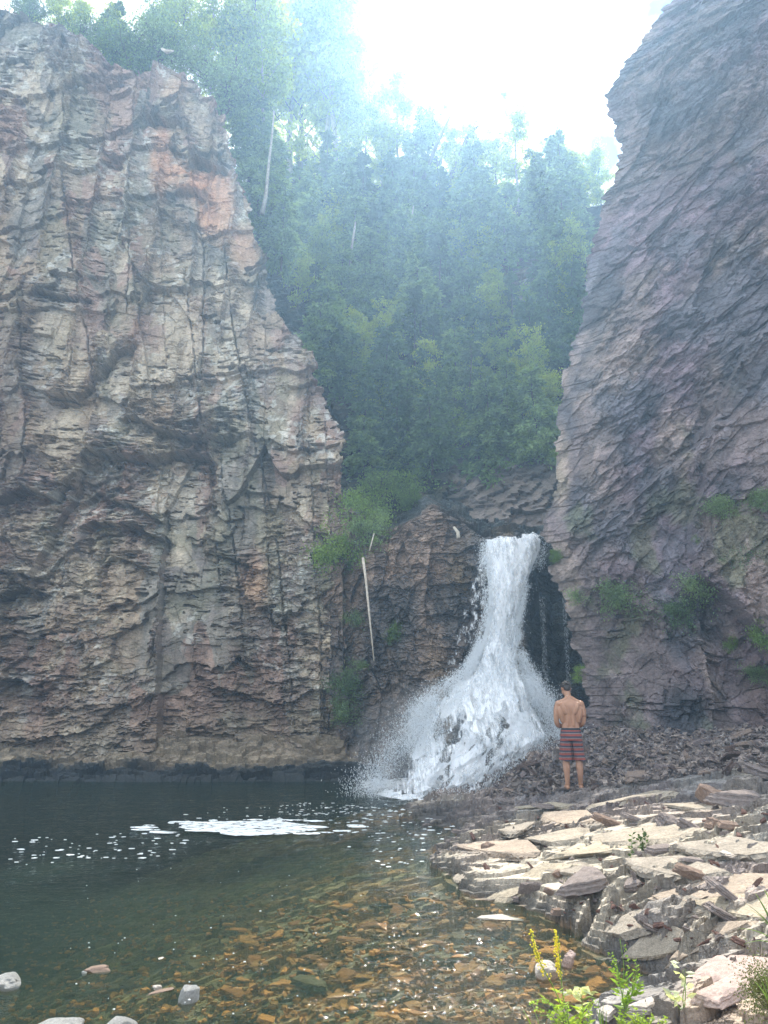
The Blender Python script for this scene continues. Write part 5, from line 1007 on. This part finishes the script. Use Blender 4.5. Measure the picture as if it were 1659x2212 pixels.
# arms: bent, hands together in front of the waist
arms = {-1: [(-.185, -.005, 1.405), (-.222, -.01, 1.29), (-.232, -.012, 1.20), (-.228, .01, 1.085), (-.175, .10, 1.035), (-.085, .215, 1.03)], 1: [(.188, -.005, 1.405), (.222, 0, 1.29), (.228, .005, 1.20), (.215, .03, 1.09), (.165, .115, 1.045), (.075, .22, 1.04)]}
for s_, p in arms.items():
    limb(b, p, [.060, .053, .046, .043, .043, .027]); b.ball((s_ * .187, -.005, 1.395), (.062, .066, .064), 18, 12); limb(b, [(s_ * .222, -.03, 1.32), (s_ * .230, -.035, 1.22)], [.036, .030])
    w_ = np.array(p[-1]); f_ = (w_ - np.array(p[-2])); f_ /= np.linalg.norm(f_); sd_v = np.array([0, .35, -1.0]); sd_v -= f_ * (sd_v @ f_); sd_v /= np.linalg.norm(sd_v); nr = np.cross(f_, sd_v) * s_ * 1
    pc = w_ + f_ * .045; limb(b, [w_, pc, pc + f_ * .035], [.027, .036, .034], rad2=[.021, .018, .017])
    for q, (o_, L_) in enumerate(zip((-.030, -.010, .010, .029), (.070, .080, .075, .058))):       # four fingers, curled
        r0 = pc + f_ * .035 + sd_v * o_; c1 = r0 + f_ * L_ * .42 - nr * .006; c2 = c1 + (f_ * .6 - nr * .8) * L_ * .36; c3 = c2 + (-f_ * .1 - nr * 1.0) * L_ * .28; limb(b, [r0 - f_ * .015, r0, c1, c2, c3], [.010, .0098, .0088, .0082, .007], 10, 3)
    t0 = pc - sd_v * .030 - f_ * .01; limb(b, [t0, t0 - sd_v * .018 + f_ * .022 - nr * .01, t0 - sd_v * .014 + f_ * .052 - nr * .022], [.0125, .0105, .0085], 10, 3)
# legs and feet
for s_, fx, fy in ((-1, -.105, .0), (1, .115, .03)):
    limb(b, [(s_ * .085, 0, .88), (s_ * .098, .0, .70), (s_ * .105, .005, .52), (s_ * .108, -.018, .38), (fx, -.022, .24), (fx, fy - .02, .09)], [.090, .082, .057, .060, .048, .035])
    limb(b, [(s_ * .092, -.035, .43), (s_ * .088, -.045, .36), (s_ * .095, -.035, .28)], [.026, .034, .022])
    b.ball((fx, fy - .035, .035), (.034, .040, .036), 16, 10)
    limb(b, [(fx, fy - .03, .045), (fx + s_ * .012, fy + .06, .040), (fx + s_ * .028, fy + .13, .026)], [.034, .040, .040], rad2=[.036, .034, .020])
    for q in range(5): ox = (q - 2) * .0165; L_ = (.055, .050, .046, .040, .034)[q if s_ > 0 else q] ; limb(b, [(fx + s_ * .028 - s_ * ox, fy + .13, .020), (fx + s_ * .032 - s_ * ox * 1.05, fy + .13 + L_, .013)], [.012 if q else .015, .010 if q else .012], 10, 2)
    for q in (-1, 1): b.ball((fx + q * .030, fy - .02, .085), (.014, .016, .016), 10, 8)
m = NT('skin'); tc = m.n('ShaderNodeTexCoord'); n = m.noise(9, 4, .6, tc.outputs['Object']); r = m.ramp(n.outputs['Fac'], [(.3, (.34, .175, .10)), (.7, (.43, .23, .14))]); p = m.n('ShaderNodeBsdfPrincipled'); m.l(r.outputs[0], p.inputs['Base Color']); p.inputs['Roughness'].default_value = .5
p.inputs['Subsurface Weight'].default_value = .12; p.inputs['Subsurface Radius'].default_value = (.02, .008, .004); n2 = m.noise(160, 3, .6, tc.outputs['Object']); bp = m.n('ShaderNodeBump'); bp.inputs['Strength'].default_value = .12; bp.inputs['Distance'].default_value = .004; m.l(n2.outputs['Fac'], bp.inputs['Height']); m.l(bp.outputs[0], p.inputs['Normal']); m.l(p.outputs[0], m.out.inputs[0]); M_SKIN = m.m
body = smooth_mesh(b, 'body', .0055, M_SKIN, 4)
# short hair as one cap with a ragged nape
b = MB(); V, Q = hball((0, -.020, .047), (.081, .096, .084), 26, 18); b.add(V, Q); V, Q = hball((0, .045, .085), (.062, .05, .04), 20, 12); b.add(V, Q); V, Q = hball((0, -.060, -.005), (.066, .050, .060), 20, 12); b.add(V, Q)
rr = np.random.default_rng(5)
for q in range(260):
    th = rr.uniform(0, 6.28); ph = rr.uniform(.0, 1.75); d0 = np.array([math.sin(ph) * math.cos(th), math.sin(ph) * math.sin(th), math.cos(ph)]); p0 = d0 * [.078, .094, .082] + [0, -.02, .047]
    if p0[1] > .02 and p0[2] < .07: continue
    p1 = p0 + d0 * .008 + np.array([rr.normal(0, .006), -.012, -.010]) * 1.2; b.tube(np.array([H_(*p0), H_(*p1)]), [.0085, .003], 5)
M_HAIR = plain_mat('dark_hair', (.022, .014, .010), .6, 90, .6, .6, .8); hair = smooth_mesh(b, 'hair', .004, M_HAIR, 1, .4)
# shorts: horizontal serape stripes running round the legs
b = MB(); stack(b, [(0, -.006, .80, .184, .142), (0, -.008, .88, .180, .142), (0, -.004, .95, .170, .128), (0, .002, 1.005, .158, .112)])
for s_ in (-1, 1): stack(b, [(s_ * .112, .0, .470, .108, .108), (s_ * .107, .0, .56, .103, .108), (s_ * .098, .0, .68, .098, .112), (s_ * .090, -.005, .80, .095, .122), (s_ * .085, 0, .90, .088, .115)])
sh_me = smooth_mesh(b, 'shorts', .006, M_SKIN, 3)
V = np.empty(len(sh_me.vertices) * 3); sh_me.vertices.foreach_get('co', V); V = V.reshape(-1, 3); th = np.arctan2(V[:, 1], V[:, 0] - np.sign(V[:, 0]) * .1)
fo_ = .007 * np.sin(th * 5 + V[:, 2] * 9) * sstep(.95, .6, V[:, 2]) + .010 * (fbm(V[:, 0] * 9 + 3, V[:, 2] * 7 + V[:, 1] * 5, 5, 3) - .5); c_ = np.where(V[:, 0] > 0, .1, -.1) * sstep(.85, .75, V[:, 2]); rad_ = np.stack([V[:, 0] - c_, V[:, 1]], -1); rad_ /= np.linalg.norm(rad_, axis=1)[:, None] + 1e-6; V[:, :2] += rad_ * fo_[:, None]
V[:, 2] += sstep(.52, .47, V[:, 2]) * .012 * np.sin(V[:, 0] * 22); sh_me.vertices.foreach_set('co', V.ravel())
m = NT('striped_cloth'); tc = m.n('ShaderNodeTexCoord'); sx = m.n('ShaderNodeSeparateXYZ'); m.l(tc.outputs['Object'], sx.inputs[0]); nz_ = m.noise(7, 2, .5, tc.outputs['Object'])
zz_ = m.math('ADD', sx.outputs[2], m.math('MULTIPLY', m.math('SUBTRACT', nz_.outputs['Fac'], .5), .012)); per = m.math('FRACT', m.math('DIVIDE', m.math('SUBTRACT', zz_, .462), .0775))
r = m.ramp(per, [(0, (.018, .024, .045)), (.24, (.05, .05, .07)), (.30, (.20, .045, .035)), (.52, (.30, .062, .040)), (.66, (.20, .055, .045)), (.80, (.16, .085, .075)), (.88, (.26, .24, .23)), (.94, (.10, .10, .12)), (.97, (.018, .024, .045))])
top = m.math('GREATER_THAN', sx.outputs[2], .968); mx = m.n('ShaderNodeMix', data_type='RGBA'); m.l(top, mx.inputs[0]); m.l(r.outputs[0], mx.inputs[6]); mx.inputs[7].default_value = (.012, .017, .024, 1)
wv = m.noise(150, 2, .6, tc.outputs['Object']); rr_ = m.ramp(wv.outputs['Fac'], [(.3, .75), (.7, 1.25)]); c_ = m.mul(mx.outputs[2], rr_.outputs[0]); p = m.n('ShaderNodeBsdfPrincipled'); m.l(c_, p.inputs['Base Color']); p.inputs['Roughness'].default_value = .85; m.l(p.outputs[0], m.out.inputs[0])
sh_me.materials.clear(); sh_me.materials.append(m.m)
h = hit(1240, 1704, g); mx_, my_, _ = at_z(1240, 1703, .60)
mp_ = Vector((float(mx_), float(my_), 0)); o0 = mp_ + Vector((0, 0, 5)); zs = []
bpy.context.view_layer.update()
for dx, dy in ((-.105, 0), (-.105, .1), (.115, .03), (.115, .13)):
    ok, loc, _, _ = g.ray_cast(o0 + Vector((dx, dy, 0)), Vector((0, 0, -1))); zs.append(loc.z)
mp_.z = max(zs[0], zs[2]) - .006
man = empty('person', mp_, R(-8)); tag(man, 'bare-backed man in striped swim shorts standing barefoot on the rocks, head bowed', 'person')
obj('body', body, man); o = obj('hair', hair, man); o['label'] = 'short dark hair'; o = obj('swim_shorts', sh_me, man); o['label'] = 'red and navy striped knee-length swim shorts with dark waistband'
b = MB(); b.tube([(-.010, .245, 1.045), (.005, .262, 1.052), (.02, .28, 1.06)], [.016, .02, .014], 8)
# ================= near plants =================
M_GOLD = plain_mat('yellow_petals', (.70, .56, .03), .6, 30, .2); M_STEM = plain_mat('green_stem', (.16, .26, .04), .6, 20, .3); M_LEAF = leaf_mat('bright_leaf', (.20, .32, .03), (.36, .46, .07), .5); M_BUD = plain_mat('pale_buds', (.42, .50, .12), .6, 30, .3); M_WLEAF = leaf_mat('pale_leaf', (.45, .50, .33), (.6, .62, .45), .4); M_DKLEAF = leaf_mat('dark_leaf', (.05, .09, .02), (.09, .14, .03), .35)  # grass and herb leaves a brighter green than the slab plants
def ppt(px, py, d):
    """point on that sight line d metres out along the ground"""
    X, Y, Z = ray(px, py); s_ = d / Y; return np.array([X * s_, d, CAMZ + Z * s_])
def stemline(pts, d): return np.array([ppt(a, b_, d) for a, b_ in pts])
def dens(P_, n):
    u = np.linspace(0, len(P_) - 1, n); i = np.arange(len(P_)); return np.stack([np.interp(u, i, P_[:, k]) for k in range(3)], -1)
def leafset(b, pts, L, W, out=.9, k=1):
    n = len(pts); th = rng.uniform(0, 6.28, n); d = np.stack([np.cos(th) * out, np.sin(th) * out * .6, rng.uniform(.0, .7, n)], -1); d /= np.linalg.norm(d, axis=1)[:, None]; b.leaves(pts, d, rng.uniform(.7, 1.2, n) * L, rng.uniform(.8, 1.2, n) * W, .15)
def herb(name, label, stems, d, parts, cat='plant', group=None):
    base = ppt(*stems[0][0], d); e = empty(name, base); tag(e, label, cat, group); inv = Matrix.Translation(-Vector(base))
    b = MB(); 
    for s_ in stems: P_ = dens(stemline(s_, d), 12); P_[:, 1] += np.linspace(0, rng.normal(0, .05), 12); b.tube(P_, np.linspace(.0032, .0012, 12), 5)
    o = obj('stem', b.mesh('stem', M_STEM, True), e); o.matrix_parent_inverse = inv
    for nm, fn, mat in parts:
        b = MB(); fn(b)
        if b.V: o = obj(nm, b.mesh(nm, mat), e); o.matrix_parent_inverse = inv
    return e
def goldrod(pts, d, w0, label):
    def fl(b):
        P_ = dens(stemline(pts, d), 100)[50:]
        for i_, p_ in enumerate(P_):
            f = .35 + .65 * min(1, (50 - i_) / 22) * (.35 + .65 * abs(math.sin(i_ * .42)))
            for _ in range(int(1 + 5 * f * rng.random())): b.ball(p_ + rng.normal(0, w0 * .5 * f, 3) * [1, .7, .6], rng.uniform(.0025, .0055), 5, 4)
    def lf(b): leafset(b, dens(stemline(pts, d), 40)[:16] , .05, .013)
    herb('goldenrod', label, [pts], d, [('flower_head', fl, M_GOLD), ('leaf', lf, M_LEAF)], 'flower', 'yellow flowers at the near shore')
goldrod([(1245, 2260), (1222, 2200), (1200, 2140), (1172, 2090), (1156, 2055), (1147, 2008)], 3.9, .020, 'taller yellow goldenrod spike curving over the near pool')
goldrod([(1240, 2260), (1225, 2200), (1212, 2140), (1207, 2085), (1203, 2050), (1200, 2010)], 4.0, .016, 'thinner yellow goldenrod spike beside the taller one')
def bud_herb(label, stems, d, nb=60):
    def bd(b):
        return
        for s_ in stems:
            P_ = dens(stemline(s_, d), nb)[nb // 3:]
            for i_, p_ in enumerate(P_): b.ball(p_ + rng.normal(0, .010, 3), rng.uniform(.0035, .006), 5, 4)
    def lf(b):
        for s_ in stems:
            leafset(b, dens(stemline(s_, d), 24)[:16], .055, .014); P_ = dens(stemline(s_, d), nb)[nb // 3:]; leafset(b, P_ + rng.normal(0, .006, P_.shape), .016, .009, 1.0)
    return herb('budding_herb', label, stems, d, [('leaf', lf, M_LEAF)], 'plant', 'budding herbs at the near shore')
bud_herb('bushy green herb in bud between the goldenrod and the grass', [[(1235, 2260), (1215, 2200), (1180, 2160), (1145, 2172)], [(1240, 2260), (1250, 2210), (1262, 2180), (1290, 2165)], [(1232, 2260), (1205, 2215), (1190, 2190), (1160, 2185)], [(1250, 2260), (1265, 2220), (1275, 2190)], [(1238, 2260), (1228, 2215), (1222, 2170)]], 3.85)
bud_herb('tall budding herb with three wands standing over the dark water', [[(1332, 2260), (1340, 2210), (1352, 2150), (1356, 2090), (1350, 2040)], [(1350, 2180), (1338, 2130), (1330, 2090), (1322, 2060)], [(1346, 2200), (1362, 2150), (1374, 2110), (1372, 2078)], [(1352, 2170), (1378, 2140), (1386, 2120)]], 4.05)
bud_herb('low fuzzy green herb among the near shore stones', [[(1370, 2260), (1380, 2225), (1392, 2190)], [(1380, 2260), (1398, 2220), (1410, 2195)], [(1360, 2260), (1352, 2220), (1340, 2200)], [(1390, 2260), (1420, 2225), (1440, 2200)], [(1385, 2260), (1378, 2215), (1372, 2180)]], 3.9)
def grass(label, tips, base, d, w=.006):
    b = MB()
    for tx_, ty_ in tips:
        p0 = ppt(base[0] + rng.uniform(-8, 8), base[1], d); p1 = ppt(tx_, ty_, d + rng.uniform(-.1, .1)); mid = (p0 * .55 + p1 * .45) + [0, 0, .03 + .08 * abs(p1[0] - p0[0])]
        u = np.linspace(0, 1, 9)[:, None]; P_ = (1 - u) ** 2 * p0 + 2 * u * (1 - u) * mid + u * u * p1; b.tube(P_, w * (1.02 - u[:, 0]) + .0006, 5, rad2=(w * (1.02 - u[:, 0]) + .0006) * .25)
    return tag(obj('grass_tuft', b.mesh('grass_tuft', M_LEAF, True)), label, 'grass')
grass('thin upright grass blades left of the budding wands', [(1292, 2160), (1297, 2172), (1303, 2165), (1288, 2180), (1310, 2185)], (1304, 2250), 3.95, .004)
grass('two thin grass blades left of the goldenrod', [(1130, 2182), (1150, 2170), (1138, 2195)], (1170, 2262), 3.9, .003)
grass('bright broad grass blades reaching in from the view edge', [(1594, 2006), (1608, 1950), (1632, 1930), (1640, 1985), (1606, 2040), (1622, 1965), (1650, 1920)], (1700, 2050), 3.3, .009)
grass('lower grass blades by the pink slab at the view edge', [(1630, 2120), (1638, 2100), (1650, 2095)], (1672, 2200), 3.6, .006)
def leafy(name, label, stems, d, L, W, mat, n=9):
    def lf(b):
        for s_ in stems: leafset(b, dens(stemline(s_, d), n)[2:], L, W, 1.0)
    return herb(name, label, stems, d, [('leaf', lf, mat)], 'plant')
leafy('pale_leaved_plant', 'plant with large pale leaves at the foot of the pink slab', [[(1478, 2190), (1470, 2150), (1472, 2110), (1466, 2080)], [(1478, 2190), (1484, 2140), (1480, 2100)], [(1476, 2190), (1460, 2165), (1452, 2150)]], 4.6, .055, .03, M_WLEAF, 9)
leafy('pale_leaved_plant', 'pale flat leaves spreading over the dark water by the goldenrod', [[(1262, 2212), (1258, 2180), (1255, 2148)], [(1258, 2160), (1240, 2146), (1232, 2148)], [(1258, 2160), (1270, 2146), (1278, 2144)]], 4.3, .05, .035, M_WLEAF, 9)
hp = hit(1366, 1852, g)[0].y
leafy('small_slab_plant', 'small leafy plant growing alone from a crack in the slab, thinner stem', [[(1362, 1856), (1364, 1830), (1366, 1803)]], hp, .05, .03, M_DKLEAF, 16)
leafy('small_slab_plant', 'bushier leafy plant growing next to the thin one in the slab crack', [[(1388, 1848), (1384, 1825), (1378, 1805)], [(1390, 1848), (1394, 1822), (1398, 1800)], [(1389, 1848), (1388, 1820), (1390, 1795)]], hp, .05, .03, M_DKLEAF, 16)
b = MB(); c_ = ppt(1650, 2140, 3.9); b.leaves(c_ + rng.normal(size=(2500, 3)) * [.05, .05, .06], (lambda q: q / np.linalg.norm(q, axis=1)[:, None])(rng.normal(size=(2500, 3))), .014, .006)
M_MOSS = leaf_mat('moss', (.05, .07, .015), (.12, .13, .03), .2); tag(obj('moss_clump', b.mesh('moss_clump', M_MOSS)), 'mossy clump at the view edge beside the pink slab', 'moss')
HAZE = .0038; CLOUD = .86; SUNE = 3.8; EXPO = 1.42
# ================= air, sky, sun, camera =================
SUN_AZ, SUN_EL = R(6), R(52)
m = NT('haze'); v = m.n('ShaderNodeVolumePrincipled'); v.inputs['Color'].default_value = (.42, .68, 1.0, 1); v.inputs['Density'].default_value = HAZE; v.inputs['Anisotropy'].default_value = .62  # haze volume; its bluish forward glow also stands in for lens flare veil
m.l(v.outputs[0], m.out.inputs['Volume'])
x0, x1, y0, y1, z0, z1 = -152, 152, -152, 75, -5.2, 58
V = [(x, y, z) for x in (x0, x1) for y in (y0, y1) for z in (z0, z1)]
F = [(0, 1, 3, 2), (4, 6, 7, 5), (0, 4, 5, 1), (2, 3, 7, 6), (0, 2, 6, 4), (1, 5, 7, 3)]
me = bpy.data.meshes.new('haze'); me.from_pydata(V, [], F); me.materials.append(m.m)
tag(obj('haze', me), 'pale blue haze filling the gorge, its glow partly standing in for lens flare', None, None, 'stuff')

w = bpy.data.worlds.new('World'); scene.world = w; w.use_nodes = True; t = w.node_tree; t.nodes.clear()
N = t.nodes.new; L = t.links.new
out = N('ShaderNodeOutputWorld'); sky = N('ShaderNodeTexSky'); sky.sky_type = 'NISHITA'; sky.sun_disc = False; sky.dust_density = .1; sky.air_density = 1.2; sky.sun_elevation = SUN_EL; sky.sun_rotation = SUN_AZ
bg = N('ShaderNodeBackground'); skm = N('ShaderNodeMix'); skm.data_type = 'RGBA'; skm.blend_type = 'MULTIPLY'; skm.inputs[0].default_value = 1; skm.inputs[7].default_value = (.40, .72, 1.0, 1); L(sky.outputs[0], skm.inputs[6]); L(skm.outputs[2], bg.inputs[0]); bg.inputs[1].default_value = .05
cl = N('ShaderNodeBackground'); cl.inputs[0].default_value = (1, .995, .98, 1); cl.inputs[1].default_value = CLOUD
mxs = N('ShaderNodeMixShader'); tc = N('ShaderNodeTexCoord'); nz = N('ShaderNodeTexNoise'); nz.inputs['Scale'].default_value = 3.2; nz.inputs['Detail'].default_value = 8; nz.inputs['Roughness'].default_value = .6; L(tc.outputs['Generated'], nz.inputs['Vector'])
def mth(op, a, b=None):
    n = N('ShaderNodeMath'); n.operation = op
    for i, q in ((0, a), (1, b)):
        if q is None: continue
        if isinstance(q, (int, float)): n.inputs[i].default_value = q
        else: L(q, n.inputs[i])
    return n.outputs[0]
nz2 = N('ShaderNodeTexNoise'); nz2.inputs['Scale'].default_value = 20; nz2.inputs['Detail'].default_value = 6; L(tc.outputs['Generated'], nz2.inputs['Vector'])
acc = None
for hx, hy, rad in [(745, 60, .050), (800, 190, .050), (775, 150, .03), (880, 14, .030), (915, 90, .012), (1415, 15, .040), (905, 95, .01), (1310, 345, .035), (700, 30, .02), (600, 100, .05)]:
    X, Y, Z = ray(hx, hy); vv = Vector((float(X), float(Y), float(Z))).normalized()
    ds = N('ShaderNodeVectorMath'); ds.operation = 'DISTANCE'; L(tc.outputs['Generated'], ds.inputs[0]); ds.inputs[1].default_value = vv
    q = mth('SUBTRACT', 1.0, mth('DIVIDE', ds.outputs['Value'], rad)); acc = q if acc is None else mth('MAXIMUM', acc, q)
hole = mth('ADD', acc, mth('MULTIPLY', mth('SUBTRACT', nz2.outputs['Fac'], .5), 3.0))
gen = mth('MULTIPLY', mth('SUBTRACT', nz.outputs['Fac'], .56), 12.0)          # blue gaps elsewhere in the sky
sxyz = N('ShaderNodeSeparateXYZ'); L(tc.outputs['Generated'], sxyz.inputs[0]); gen = mth('SUBTRACT', gen, mth('MULTIPLY', mth('MAXIMUM', sxyz.outputs[1], 0.0), 9.0))
cr = N('ShaderNodeValToRGB'); cr.color_ramp.elements[0].position = .0; cr.color_ramp.elements[1].position = .6; L(mth('MAXIMUM', hole, gen), cr.inputs[0])
L(cr.outputs[0], mxs.inputs[0]); L(cl.outputs[0], mxs.inputs[1]); L(bg.outputs[0], mxs.inputs[2]); L(mxs.outputs[0], out.inputs[0])

sd_ = bpy.data.lights.new('sun', 'SUN'); sd_.energy = SUNE; sd_.angle = R(.55); sd_.color = (1, .93, .82); so = bpy.data.objects.new('sun', sd_); COL.objects.link(so)
dirv = Vector((math.sin(SUN_AZ) * math.cos(SUN_EL), math.cos(SUN_AZ) * math.cos(SUN_EL), math.sin(SUN_EL))); so.rotation_euler = dirv.to_track_quat('Z', 'Y').to_euler(); so.location = dirv * 60
cd = bpy.data.cameras.new('camera'); co = bpy.data.objects.new('camera', cd); COL.objects.link(co); scene.camera = co
co.location = (0, 0, CAMZ); co.rotation_euler = (R(90) + PITCH, 0, 0); cd.sensor_fit = 'VERTICAL'; cd.sensor_height = 36; cd.lens = FOC / 2212 * 36; cd.clip_end = 1500; cd.clip_start = .05
scene.view_settings.view_transform = 'Standard'; scene.view_settings.look = 'None'; scene.view_settings.exposure = EXPO; scene.view_settings.gamma = 1
scene.cycles.use_denoising = True; scene.cycles.max_bounces = 7; scene.cycles.diffuse_bounces = 3; scene.cycles.glossy_bounces = 3; scene.cycles.transparent_max_bounces = 24; scene.cycles.volume_bounces = 1
scene.cycles.sample_clamp_indirect = 6; scene.cycles.caustics_reflective = False; scene.cycles.caustics_refractive = False
scene.render.resolution_x = 768; scene.render.resolution_y = 1024
